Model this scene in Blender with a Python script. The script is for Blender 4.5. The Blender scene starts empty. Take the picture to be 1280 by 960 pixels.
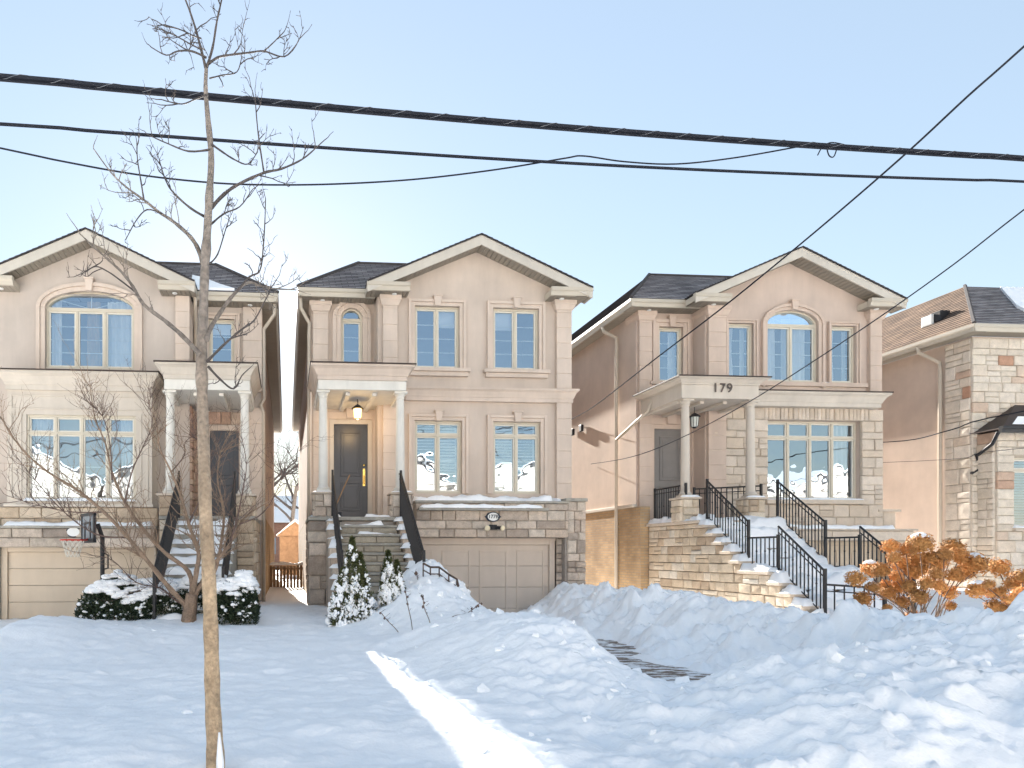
import bpy, math, random
import numpy as np
from mathutils import Vector, Matrix
random.seed(7)
scene = bpy.context.scene
R = math.radians
# ------------------------------------------------------------------ camera
YAW, FPX, CX, CY, CZ = R(4.0), 800.0, 414.0, 692.0, 1.65
sY, cY = math.sin(YAW), math.cos(YAW)
cam = bpy.data.cameras.new('camera'); camo = bpy.data.objects.new('camera', cam)
scene.collection.objects.link(camo); scene.camera = camo
cam.sensor_fit = 'HORIZONTAL'; cam.sensor_width = 36; cam.lens = FPX/1280*36
cam.shift_x = (640-CX)/1280; cam.shift_y = (CY-480)/1280
cam.clip_start = .05; cam.clip_end = 3000
camo.location = (0, 0, CZ); camo.rotation_euler = (R(90), 0, -YAW)
# ------------------------------------------------------------------ light
SUN_EL, SUN_AZ = R(22.0), R(-3.75)          # azimuth from +Y, negative = to the left
world = bpy.data.worlds.new('World'); scene.world = world; world.use_nodes = True
wn = world.node_tree.nodes; wl = world.node_tree.links
bg = wn['Background']; sky = wn.new('ShaderNodeTexSky'); sky.sky_type = 'NISHITA'; sky.sun_disc = False
sky.sun_elevation = SUN_EL; sky.sun_rotation = SUN_AZ
sky.air_density = 1.5; sky.dust_density = 0.16; sky.ozone_density = 3.0; sky.altitude = 100
wb = wn.new('ShaderNodeMix'); wb.data_type = 'RGBA'; wb.blend_type = 'MULTIPLY'; wb.inputs[0].default_value = 1
wb.inputs[7].default_value = (1.15, 1.0, .92, 1)          # camera white balance for open shade
veil = wn.new('ShaderNodeMix'); veil.data_type = 'RGBA'; veil.inputs[0].default_value = .54   # even thin winter haze over the whole sky
veil.inputs[7].default_value = (2.4, 2.92, 3.5, 1)
wl.new(sky.outputs[0], wb.inputs[6]); wl.new(wb.outputs[2], veil.inputs[6]); wl.new(veil.outputs[2], bg.inputs[0]); bg.inputs[1].default_value = 0.06
sun = bpy.data.lights.new('sun', 'SUN'); suno = bpy.data.objects.new('sun', sun); scene.collection.objects.link(suno)
sun.energy = 5.0; sun.angle = R(.5); sun.color = (1, .95, .87)
tosun = Vector((math.sin(SUN_AZ)*math.cos(SUN_EL), math.cos(SUN_AZ)*math.cos(SUN_EL), math.sin(SUN_EL)))
suno.rotation_euler = tosun.to_track_quat('Z', 'Y').to_euler(); suno.location = (0, 60, 40)
vs = scene.view_settings; vs.view_transform = 'Standard'; vs.look = 'None'; vs.gamma = 1; vs.use_curve_mapping = False
vs.exposure = 2.1
scene.cycles.max_bounces = 8; scene.cycles.diffuse_bounces = 5; scene.cycles.transparent_max_bounces = 12

# ------------------------------------------------------------------ pixel helpers (a pixel gives a direction, the plane gives the distance)
def PX(px, Y):
    u = (px-CX)/FPX
    return Y*(u*cY+sY)/(cY-u*sY)
def PZ(py, px, Y):
    return CZ+(CY-py)/FPX*(PX(px, Y)*sY+Y*cY)
def PT(px, py, Y): return Vector((PX(px, Y), Y, PZ(py, px, Y)))
def YX(px, X):
    u = (px-CX)/FPX
    return X*(cY-u*sY)/(u*cY+sY)
def RC(px0, py0, px1, py1, Y):
    m = (px0+px1)/2
    return PX(px0, Y), PX(px1, Y), PZ(py1, m, Y), PZ(py0, m, Y)

# ------------------------------------------------------------------ materials
MATS = {}
def mat(name, col, rough=.8, var=.12, scale=3., bump=.15, bscale=60., objrand=0., metal=0., ramp=None, spec=.3, fine=0.):
    m = bpy.data.materials.new(name); m.use_nodes = True; MATS[name] = m
    n, l = m.node_tree.nodes, m.node_tree.links; b = n['Principled BSDF']
    b.inputs['Roughness'].default_value = rough; b.inputs['Metallic'].default_value = metal
    b.inputs['Specular IOR Level'].default_value = spec
    g = n.new('ShaderNodeNewGeometry')
    nz = n.new('ShaderNodeTexNoise'); nz.inputs['Scale'].default_value = scale; nz.inputs['Detail'].default_value = 6; nz.inputs['Roughness'].default_value = .6
    l.new(g.outputs['Position'], nz.inputs['Vector'])
    mr = n.new('ShaderNodeMapRange'); mr.inputs[1].default_value = .3; mr.inputs[2].default_value = .7
    mr.inputs[3].default_value = 1-var; mr.inputs[4].default_value = 1+var
    l.new(nz.outputs['Fac'], mr.inputs[0])
    hsv = n.new('ShaderNodeHueSaturation'); hsv.inputs['Color'].default_value = (*col, 1)
    if ramp:
        oi = n.new('ShaderNodeObjectInfo'); cr = n.new('ShaderNodeValToRGB'); cr.color_ramp.interpolation = 'LINEAR'
        el = cr.color_ramp.elements
        for i, c in enumerate(ramp):
            e = el[i] if i < 2 else el.new(i/(len(ramp)-1))
            e.position = i/(len(ramp)-1); e.color = (*c, 1)
        l.new(oi.outputs['Random'], cr.inputs[0]); l.new(cr.outputs[0], hsv.inputs['Color'])
    val = mr.outputs[0]
    if objrand:
        oi2 = n.new('ShaderNodeObjectInfo'); m2 = n.new('ShaderNodeMapRange'); m2.inputs[3].default_value = 1-objrand; m2.inputs[4].default_value = 1+objrand
        l.new(oi2.outputs['Random'], m2.inputs[0]); mm = n.new('ShaderNodeMath'); mm.operation = 'MULTIPLY'
        l.new(val, mm.inputs[0]); l.new(m2.outputs[0], mm.inputs[1]); val = mm.outputs[0]
    if fine:
        nf = n.new('ShaderNodeTexNoise'); nf.inputs['Scale'].default_value = 45; nf.inputs['Detail'].default_value = 4
        l.new(g.outputs['Position'], nf.inputs['Vector'])
        mf = n.new('ShaderNodeMapRange'); mf.inputs[1].default_value = .3; mf.inputs[2].default_value = .7; mf.inputs[3].default_value = 1-fine; mf.inputs[4].default_value = 1+fine
        l.new(nf.outputs['Fac'], mf.inputs[0]); m3 = n.new('ShaderNodeMath'); m3.operation = 'MULTIPLY'
        l.new(val, m3.inputs[0]); l.new(mf.outputs[0], m3.inputs[1]); val = m3.outputs[0]
    l.new(val, hsv.inputs['Value']); l.new(hsv.outputs[0], b.inputs['Base Color'])
    if bump:
        n2 = n.new('ShaderNodeTexNoise'); n2.inputs['Scale'].default_value = bscale; n2.inputs['Detail'].default_value = 4
        l.new(g.outputs['Position'], n2.inputs['Vector'])
        bp = n.new('ShaderNodeBump'); bp.inputs['Strength'].default_value = bump; bp.inputs['Distance'].default_value = .02
        l.new(n2.outputs['Fac'], bp.inputs['Height']); l.new(bp.outputs[0], b.inputs['Normal'])
    return m
def streaks(name, strength=.12):
    """rain streaks and dirt: a noise stretched along z multiplies the colour"""
    m = MATS[name]; n, l = m.node_tree.nodes, m.node_tree.links; b = n['Principled BSDF']
    src = b.inputs['Base Color'].links[0].from_socket
    g = n.new('ShaderNodeNewGeometry'); mp = n.new('ShaderNodeMapping'); mp.inputs['Scale'].default_value = (1.3, 1.3, .22)
    nz = n.new('ShaderNodeTexNoise'); nz.inputs['Scale'].default_value = 1.6; nz.inputs['Detail'].default_value = 7; nz.inputs['Roughness'].default_value = .65
    l.new(g.outputs['Position'], mp.inputs[0]); l.new(mp.outputs[0], nz.inputs['Vector'])
    mr = n.new('ShaderNodeMapRange'); mr.inputs[1].default_value = .35; mr.inputs[2].default_value = .65; mr.inputs[3].default_value = 1-strength; mr.inputs[4].default_value = 1+strength*.5
    l.new(nz.outputs['Fac'], mr.inputs[0])
    mx = n.new('ShaderNodeMix'); mx.data_type = 'RGBA'; mx.blend_type = 'MULTIPLY'; mx.inputs[0].default_value = 1
    l.new(src, mx.inputs[6]); cb = n.new('ShaderNodeCombineColor')
    for i in range(3): l.new(mr.outputs[0], cb.inputs[i])
    l.new(cb.outputs[0], mx.inputs[7]); l.new(mx.outputs[2], b.inputs['Base Color'])
def uvbrick(name, c1, c2, mortar, bw, rh, ms, rough=.9, bump=.6, offset=.5, mix=.5):
    m = bpy.data.materials.new(name); m.use_nodes = True; MATS[name] = m
    n, l = m.node_tree.nodes, m.node_tree.links; b = n['Principled BSDF']; b.inputs['Roughness'].default_value = rough
    b.inputs['Specular IOR Level'].default_value = .2
    uv = n.new('ShaderNodeUVMap'); br = n.new('ShaderNodeTexBrick'); l.new(uv.outputs[0], br.inputs['Vector'])
    br.inputs['Scale'].default_value = 1; br.inputs['Brick Width'].default_value = bw; br.inputs['Row Height'].default_value = rh
    br.inputs['Mortar Size'].default_value = ms; br.inputs['Color1'].default_value = (*c1, 1); br.inputs['Color2'].default_value = (*c2, 1)
    br.inputs['Mortar'].default_value = (*mortar, 1); br.offset = offset; br.inputs['Bias'].default_value = 0
    nz = n.new('ShaderNodeTexNoise'); nz.inputs['Scale'].default_value = 1.3; nz.inputs['Detail'].default_value = 8
    g = n.new('ShaderNodeNewGeometry'); l.new(g.outputs['Position'], nz.inputs['Vector'])
    mr = n.new('ShaderNodeMapRange'); mr.inputs[1].default_value = .3; mr.inputs[2].default_value = .7; mr.inputs[3].default_value = .78; mr.inputs[4].default_value = 1.25
    l.new(nz.outputs['Fac'], mr.inputs[0]); h = n.new('ShaderNodeHueSaturation'); l.new(br.outputs['Color'], h.inputs['Color']); l.new(mr.outputs[0], h.inputs['Value'])
    l.new(h.outputs[0], b.inputs['Base Color'])
    bp = n.new('ShaderNodeBump'); bp.inputs['Strength'].default_value = bump; bp.inputs['Distance'].default_value = .01; bp.invert = True
    l.new(br.outputs['Fac'], bp.inputs['Height']); l.new(bp.outputs[0], b.inputs['Normal'])
    return m
def striped(name, col, axis, period, rough=.6):
    m = mat(name, col, rough, .06, 4, 0); n, l = m.node_tree.nodes, m.node_tree.links; b = n['Principled BSDF']
    g = n.new('ShaderNodeNewGeometry'); sp = n.new('ShaderNodeSeparateXYZ'); l.new(g.outputs['Position'], sp.inputs[0])
    a = n.new('ShaderNodeMath'); a.operation = 'DIVIDE'; a.inputs[1].default_value = period; l.new(sp.outputs[axis], a.inputs[0])
    f = n.new('ShaderNodeMath'); f.operation = 'FRACT'; l.new(a.outputs[0], f.inputs[0])
    c = n.new('ShaderNodeMath'); c.operation = 'PINGPONG'; c.inputs[1].default_value = .5; l.new(f.outputs[0], c.inputs[0])
    s = n.new('ShaderNodeMapRange'); s.inputs[1].default_value = .03; s.inputs[2].default_value = .16; l.new(c.outputs[0], s.inputs[0])
    bp = n.new('ShaderNodeBump'); bp.inputs['Strength'].default_value = 1; bp.inputs['Distance'].default_value = .02
    l.new(s.outputs[0], bp.inputs['Height']); l.new(bp.outputs[0], b.inputs['Normal'])
    return m
mat('stucco', (.58, .485, .41), .9, .09, .8, .25, 140); streaks('stucco', .09)
mat('stucco_grey', (.51, .44, .385), .9, .09, .8, .25, 140); streaks('stucco_grey', .08)
mat('stucco_tan', (.55, .44, .37), .9, .09, .8, .25, 140); streaks('stucco_tan', .09)
mat('side_stucco', (.58, .465, .385), .9, .10, 1., .3, 120); streaks('side_stucco', .05)
mat('trim', (.61, .505, .425), .8, .06, 2, .12, 120); streaks('trim', .1)
mat('trim_tan', (.58, .46, .38), .8, .06, 2, .12, 120); streaks('trim_tan', .1)
mat('cream', (.58, .515, .44), .7, .05, 2, .06, 90); streaks('cream', .1)
mat('offwhite', (.70, .67, .61), .6, .05, 3, .05, 90); streaks('offwhite', .08)
mat('gutter', (.50, .445, .365), .45, .05, 3, 0, spec=.5)
mat('fascia', (.54, .495, .43), .5, .05, 3, .03, spec=.4); streaks('fascia', .08)
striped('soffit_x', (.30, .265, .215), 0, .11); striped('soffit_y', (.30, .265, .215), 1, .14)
mat('frame', (.56, .50, .40), .5, .04, 3, .02, spec=.4)
mat('sash', (.66, .62, .54), .45, .04, 3, .02, spec=.4)
mat('muntin', (.75, .74, .70), .4, .03, 3, 0)
mat('snow', (.965, .968, .972), .65, .02, 1.5, .35, 26, spec=.25)
mat('mortar', (.34, .30, .265), .95, .15, 8, .4, 60)
mat('mortar_light', (.46, .40, .33), .95, .12, 8, .4, 60)
STN = [(.36, .29, .23), (.55, .46, .38), (.42, .35, .29), (.64, .54, .45), (.30, .25, .21), (.50, .40, .32), (.58, .50, .42), (.38, .32, .26)]
mat('stone', (.4, .35, .3), .92, .22, 6, .6, 28, .0, ramp=STN, fine=.14)
LST = [(.52, .43, .34), (.60, .51, .42), (.56, .46, .36), (.64, .55, .46), (.50, .42, .34), (.58, .50, .42)]
mat('limestone', (.5, .45, .38), .92, .10, 5, .5, 40, .0, ramp=LST, fine=.08)
CST = [(.46, .36, .26), (.62, .52, .40), (.52, .42, .31), (.66, .57, .46), (.42, .32, .23), (.56, .45, .33), (.60, .54, .46)]
mat('cheek_stone', (.5, .42, .32), .92, .16, 5, .55, 32, .0, ramp=CST, fine=.12)
mat('step_stone', (.36, .315, .25), .9, .2, 5, .5, 30, .12, fine=.1)
mat('slab', (.34, .32, .28), .9, .2, 5, .4, 40, fine=.1)
mat('door_dark', (.035, .040, .055), .35, .1, 4, .02, spec=.5)
mat('door_grey', (.20, .185, .175), .45, .08, 4, .02)
mat('brass', (.72, .48, .14), .25, .05, 5, 0, metal=1.)
mat('iron', (.018, .018, .02), .5, .2, 10, .1, 80, spec=.4)
mat('rusty_iron', (.09, .06, .045), .7, .4, 12, .2, 80)
mat('garage', (.60, .51, .43), .6, .04, 2, .03, 80); streaks('garage', .06)
mat('garage_tan', (.60, .495, .38), .6, .04, 2, .03, 80); streaks('garage_tan', .06)
mat('dark_metal', (.025, .025, .028), .5, .1, 8, 0)
mat('flashing', (.05, .035, .03), .5, .1, 8, 0)
mat('bark', (.24, .205, .175), .9, .3, 9, .9, 45, fine=.25)
mat('trunk_bark', (.45, .33, .215), .9, .28, 7, .9, 40, fine=.25)
def two_tone(name, other, z0, z1):
    m = MATS[name]; n, l = m.node_tree.nodes, m.node_tree.links; h = [q for q in n if q.type == 'HUE_SAT'][0]; g = n.new('ShaderNodeNewGeometry'); sp = n.new('ShaderNodeSeparateXYZ'); l.new(g.outputs['Position'], sp.inputs[0])
    mr = n.new('ShaderNodeMapRange'); mr.inputs[1].default_value = z0; mr.inputs[2].default_value = z1; l.new(sp.outputs[2], mr.inputs[0]); mx = n.new('ShaderNodeMix'); mx.data_type = 'RGBA'; l.new(mr.outputs[0], mx.inputs[0]); mx.inputs[6].default_value = h.inputs['Color'].default_value; mx.inputs[7].default_value = (*other, 1); l.new(mx.outputs[2], h.inputs['Color'])
two_tone('trunk_bark', (.25, .215, .185), 1.4, 2.9)       # trunk colour blends from tan low to grey higher up
mat('twig', (.10, .085, .078), .9, .25, 9, .3, 60)
mat('bark_tan', (.27, .19, .135), .9, .3, 8, .7, 45, fine=.2)
mat('twig_red', (.14, .095, .08), .9, .25, 9, .3, 60)
mat('wood_fence', (.30, .19, .11), .9, .25, 5, .4, 30, .2)
mat('leaf_dark', (.030, .045, .022), .6, .5, 14, 0)
mat('leaf_cedar', (.075, .085, .03), .6, .5, 10, 0)
mat('petal', (.56, .28, .095), .8, .35, 25, .3, 90, .3)
mat('stem', (.16, .11, .08), .9, .3, 10, 0)
mat('cable', (.03, .032, .04), .95, .1, 4, 0, spec=.02)
mat('wirewrap', (.16, .17, .19), .5, .1, 4, 0)
mat('white_paint', (.8, .8, .78), .5, .04, 6, 0)
mat('navy', (.02, .028, .045), .5, .1, 6, 0)
mat('red_paint', (.55, .06, .04), .5, .1, 6, 0)
mat('lens', (.85, .74, .52), .25, .05, 6, 0)
mat('numeral', (.10, .08, .07), .6, .1, 6, 0)
mat('net', (.7, .66, .58), .8, .1, 6, 0)
mat('curtain', (.80, .80, .80), .9, .03, 3, 0)
mat('curtain_tan', (.42, .29, .17), .9, .1, 3, 0)
mat('shutter', (.85, .84, .81), .5, .03, 3, 0)
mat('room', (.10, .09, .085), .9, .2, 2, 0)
mat('asphalt', (.06, .055, .052), .85, .4, 7, .6, 60)
mat('stone4', (.5, .45, .38), .92, .15, 5, .5, 40, .0, ramp=[(.58, .50, .41), (.66, .58, .48), (.62, .54, .45), (.70, .62, .53), (.56, .49, .41), (.64, .55, .45), (.66, .58, .49), (.60, .52, .43), (.64, .56, .47), (.62, .52, .42), (.42, .24, .16)], fine=.1)
mat('downpipe', (.50, .43, .35), .5, .06, 3, 0)
mat('plain_brick', (.30, .14, .09), .9, .2, 6, .3, 40)
uvbrick('shingle', (.37, .34, .335), (.21, .19, .195), (.045, .042, .045), .32, .145, .006, .95, .5)
uvbrick('shingle_brown', (.22, .145, .10), (.14, .095, .07), (.06, .045, .04), .32, .145, .006, .95, .5)
uvbrick('brick_tan', (.50, .34, .19), (.40, .265, .15), (.36, .29, .21), .22, .075, .010, .9, .8)
uvbrick('brick_red', (.30, .13, .08), (.22, .095, .06), (.36, .30, .25), .22, .075, .010, .9, .8)
m_ = mat('drive', (.20, .145, .105), .7, .35, 9, .6, 50)
def snowy(m):
    n, l = m.node_tree.nodes, m.node_tree.links; b = n['Principled BSDF']; src = b.inputs['Base Color'].links[0].from_socket
    g = n.new('ShaderNodeNewGeometry'); mp = n.new('ShaderNodeMapping'); mp.inputs['Scale'].default_value = (1.6, 4.2, 1); mp.inputs['Rotation'].default_value = (0, 0, .5)
    nz = n.new('ShaderNodeTexNoise'); nz.inputs['Scale'].default_value = 1.7; nz.inputs['Detail'].default_value = 9; nz.inputs['Roughness'].default_value = .7
    l.new(g.outputs['Position'], mp.inputs[0]); l.new(mp.outputs[0], nz.inputs['Vector'])
    mr = n.new('ShaderNodeMapRange'); mr.inputs[1].default_value = .475; mr.inputs[2].default_value = .54; l.new(nz.outputs['Fac'], mr.inputs[0])
    mx = n.new('ShaderNodeMix'); mx.data_type = 'RGBA'; l.new(mr.outputs[0], mx.inputs[0]); l.new(src, mx.inputs[6]); mx.inputs[7].default_value = (.82, .83, .85, 1); l.new(mx.outputs[2], b.inputs['Base Color'])
snowy(m_)
def glassmat():
    m = bpy.data.materials.new('glass'); m.use_nodes = True; MATS['glass'] = m; n, l = m.node_tree.nodes, m.node_tree.links
    n.remove(n['Principled BSDF']); out = n['Material Output']
    gl = n.new('ShaderNodeBsdfGlossy'); gl.inputs['Roughness'].default_value = .004; gl.inputs['Color'].default_value = (.72, .86, 1, 1)
    tr = n.new('ShaderNodeBsdfTransparent'); tr.inputs['Color'].default_value = (.80, .84, .84, 1)
    fr = n.new('ShaderNodeLayerWeight'); fr.inputs['Blend'].default_value = .35
    mr = n.new('ShaderNodeMapRange'); mr.inputs[3].default_value = .40; mr.inputs[4].default_value = .95; l.new(fr.outputs['Fresnel'], mr.inputs[0])
    mx = n.new('ShaderNodeMixShader'); l.new(mr.outputs[0], mx.inputs[0]); l.new(tr.outputs[0], mx.inputs[1]); l.new(gl.outputs[0], mx.inputs[2]); l.new(mx.outputs[0], out.inputs[0])
    g = n.new('ShaderNodeNewGeometry'); nz = n.new('ShaderNodeTexNoise'); nz.inputs['Scale'].default_value = 2.2; nz.inputs['Detail'].default_value = 1
    l.new(g.outputs['Position'], nz.inputs['Vector']); bp = n.new('ShaderNodeBump'); bp.inputs['Strength'].default_value = .25; bp.inputs['Distance'].default_value = .02
    l.new(nz.outputs['Fac'], bp.inputs['Height']); l.new(bp.outputs[0], gl.inputs['Normal'])
glassmat()
def emis(name, col, s):
    m = bpy.data.materials.new(name); m.use_nodes = True; MATS[name] = m; b = m.node_tree.nodes['Principled BSDF']
    b.inputs['Base Color'].default_value = (*col, 1); b.inputs['Emission Color'].default_value = (*col, 1); b.inputs['Emission Strength'].default_value = s
emis('bulb', (1, .62, .22), 1.6)

# ------------------------------------------------------------------ mesh helpers
COL = scene.collection
ORG = {}
def link(o, parent, world_loc):
    COL.objects.link(o)
    w = Vector(world_loc)
    if parent is not None:
        o.parent = parent; o.location = w-ORG[parent.name]
    else: o.location = w
    ORG[o.name] = w
    return o
def tag(o, label=None, cat=None, group=None, kind=None):
    if label: o['label'] = label
    if cat: o['category'] = cat
    if group: o['group'] = group
    if kind: o['kind'] = kind
    return o
def empty(name, loc, label, cat, group=None):
    o = bpy.data.objects.new(name, None); o.empty_display_size = .3
    link(o, None, loc); return tag(o, label, cat, group)
class MB:
    def __init__(s): s.v = []; s.f = []; s.uv = []
    def quad(s, *p, uv=None):
        i = len(s.v); s.v += [tuple(q) for q in p]; s.f.append(tuple(range(i, i+len(p)))); s.uv.append(uv); return s
    def box(s, x0, x1, y0, y1, z0, z1):
        i = len(s.v)
        s.v += [(x0, y0, z0), (x1, y0, z0), (x1, y1, z0), (x0, y1, z0), (x0, y0, z1), (x1, y0, z1), (x1, y1, z1), (x0, y1, z1)]
        for q in ((0, 3, 2, 1), (4, 5, 6, 7), (0, 1, 5, 4), (1, 2, 6, 5), (2, 3, 7, 6), (3, 0, 4, 7)):
            s.f.append(tuple(i+k for k in q)); s.uv.append(None)
        return s
    def prism(s, pts, y0, y1):
        """polygon in XZ (counter-clockwise seen from -Y) extruded along Y"""
        i = len(s.v); n = len(pts)
        s.v += [(x, y0, z) for x, z in pts]+[(x, y1, z) for x, z in pts]
        s.f.append(tuple(i+k for k in range(n))); s.f.append(tuple(i+n+k for k in reversed(range(n)))); s.uv += [None, None]
        for k in range(n):
            a, b = i+k, i+(k+1) % n
            s.f.append((a, a+n, b+n, b)); s.uv.append(None)
        return s
    def prismx(s, pts, x0, x1):
        """polygon in YZ extruded along X"""
        i = len(s.v); n = len(pts)
        s.v += [(x0, y, z) for y, z in pts]+[(x1, y, z) for y, z in pts]
        s.f.append(tuple(i+k for k in range(n))); s.f.append(tuple(i+n+k for k in reversed(range(n)))); s.uv += [None, None]
        for k in range(n):
            a, b = i+k, i+(k+1) % n
            s.f.append((a, a+n, b+n, b)); s.uv.append(None)
        return s
    def tube(s, pts, rad, n=6, cap=True):
        pts = [Vector(p) for p in pts]
        if not isinstance(rad, (list, tuple)): rad = [rad]*len(pts)
        base = len(s.v); prev = None
        for k, p in enumerate(pts):
            d = (pts[min(k+1, len(pts)-1)]-pts[max(k-1, 0)])
            if d.length < 1e-9: d = Vector((0, 0, 1))
            d.normalize()
            if prev is None: a = d.orthogonal().normalized()
            else:
                a = prev-d*prev.dot(d)
                a = a.normalized() if a.length > 1e-6 else d.orthogonal().normalized()
            prev = a; b = d.cross(a)
            for j in range(n):
                t = 2*math.pi*j/n; s.v.append(tuple(p+(a*math.cos(t)+b*math.sin(t))*rad[k]))
        for k in range(len(pts)-1):
            for j in range(n):
                q = base+k*n
                s.f.append((q+j, q+(j+1) % n, q+n+(j+1) % n, q+n+j)); s.uv.append(None)
        if cap:
            s.f.append(tuple(base+j for j in reversed(range(n)))); s.f.append(tuple(base+(len(pts)-1)*n+j for j in range(n))); s.uv += [None, None]
        return s
    def lathe(s, cx, cy, prof, n=16):
        base = len(s.v)
        for r, z in prof:
            for j in range(n):
                t = 2*math.pi*j/n; s.v.append((cx+r*math.cos(t), cy+r*math.sin(t), z))
        for k in range(len(prof)-1):
            for j in range(n):
                q = base+k*n; s.f.append((q+j, q+(j+1) % n, q+n+(j+1) % n, q+n+j)); s.uv.append(None)
        s.f.append(tuple(base+j for j in reversed(range(n)))); s.f.append(tuple(base+(len(prof)-1)*n+j for j in range(n))); s.uv += [None, None]
        return s
    def build(s, name, m, parent=None, smooth=False, kind=None, bevel=0, origin=None):
        v = np.array(s.v, dtype=float)
        c = Vector((v.min(0)+v.max(0))/2) if origin is None else Vector(origin)
        me = bpy.data.meshes.new(name); me.from_pydata((v-np.array(c)).tolist(), [], s.f)
        if any(u is not None for u in s.uv):
            ul = me.uv_layers.new(name='UVMap'); li = 0; dat = []
            for f, u in zip(s.f, s.uv):
                for k in range(len(f)): dat += list(u[k]) if u is not None else [0, 0]
            ul.data.foreach_set('uv', dat)
        me.materials.append(MATS[m] if isinstance(m, str) else m)
        if smooth:
            me.polygons.foreach_set('use_smooth', [True]*len(me.polygons))
        me.update(); me.validate()
        o = bpy.data.objects.new(name, me); link(o, parent, c)
        if bevel:
            b = o.modifiers.new('bevel', 'BEVEL'); b.width = bevel; b.segments = 2; b.limit_method = 'ANGLE'
        if kind: o['kind'] = kind
        return o
def inst(o, parent, world_loc, name=None, rot=None, scale=None):
    c = bpy.data.objects.new(name or o.name.split('.')[0], o.data); link(c, parent, world_loc)
    if rot is not None: c.rotation_euler = rot
    if scale is not None: c.scale = scale
    return c
# numpy gradient noise
_rng = np.random.RandomState(3); _perm = np.concatenate([_rng.permutation(512)]*2); _ang = _rng.rand(512)*2*np.pi
def pnoise(x, y):
    x = np.asarray(x, float); y = np.asarray(y, float)
    xi = np.floor(x).astype(int); yi = np.floor(y).astype(int); xf = x-xi; yf = y-yi
    u = xf**3*(xf*(xf*6-15)+10); w = yf**3*(yf*(yf*6-15)+10)
    def g(a, b):
        h = _perm[(_perm[(xi+a) & 511]+yi+b) & 511]; t = _ang[h]
        return np.cos(t)*(xf-a)+np.sin(t)*(yf-b)
    return ((g(0, 0)*(1-u)+g(1, 0)*u)*(1-w)+(g(0, 1)*(1-u)+g(1, 1)*u)*w)*1.4
def fbm(x, y, o=4, lac=2.1, gain=.5):
    r = 0; a = 1
    for k in range(o): r = r+a*pnoise(x+17.3*k, y-9.1*k); x = x*lac; y = y*lac; a *= gain
    return r
def snowcap(x0, x1, y0, y1, z, h, parent, rough=.3, res=.06, zfun=None, sag=.0):
    """a rounded, lumpy pad of snow lying on a ledge"""
    nx = max(4, min(60, int((x1-x0)/res))); ny = max(4, min(40, int((y1-y0)/res)))
    xs = np.linspace(x0, x1, nx+1); ys = np.linspace(y0, y1, ny+1); X, Y = np.meshgrid(xs, ys, indexing='ij')
    e = np.minimum(np.minimum(X-x0, x1-X), np.minimum(Y-y0, y1-Y)); w = min(.09, (x1-x0)/3, (y1-y0)/2.2)
    t = np.clip(e/w, 0, 1); prof = np.sqrt(1-(1-t)**2)
    H = h*prof*(1+rough*2.*fbm(X*1.6+5, Y*2.2+z*7, 4)); H = np.maximum(H, 0)
    Z = z+H+(zfun(X, Y) if zfun else 0)
    jx = .02*fbm(X*3+9, Y*3, 2)*(t < .5); jy = .025*fbm(X*3, Y*3+40, 2)*(t < .5)
    b = MB(); b.v = np.stack([X+jx, Y+jy, Z], -1).reshape(-1, 3).tolist()
    for i in range(nx):
        for j in range(ny):
            a = i*(ny+1)+j; b.f.append((a, a+ny+1, a+ny+2, a+1)); b.uv.append(None)
    return b.build('snow', 'snow', parent, smooth=True)

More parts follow.
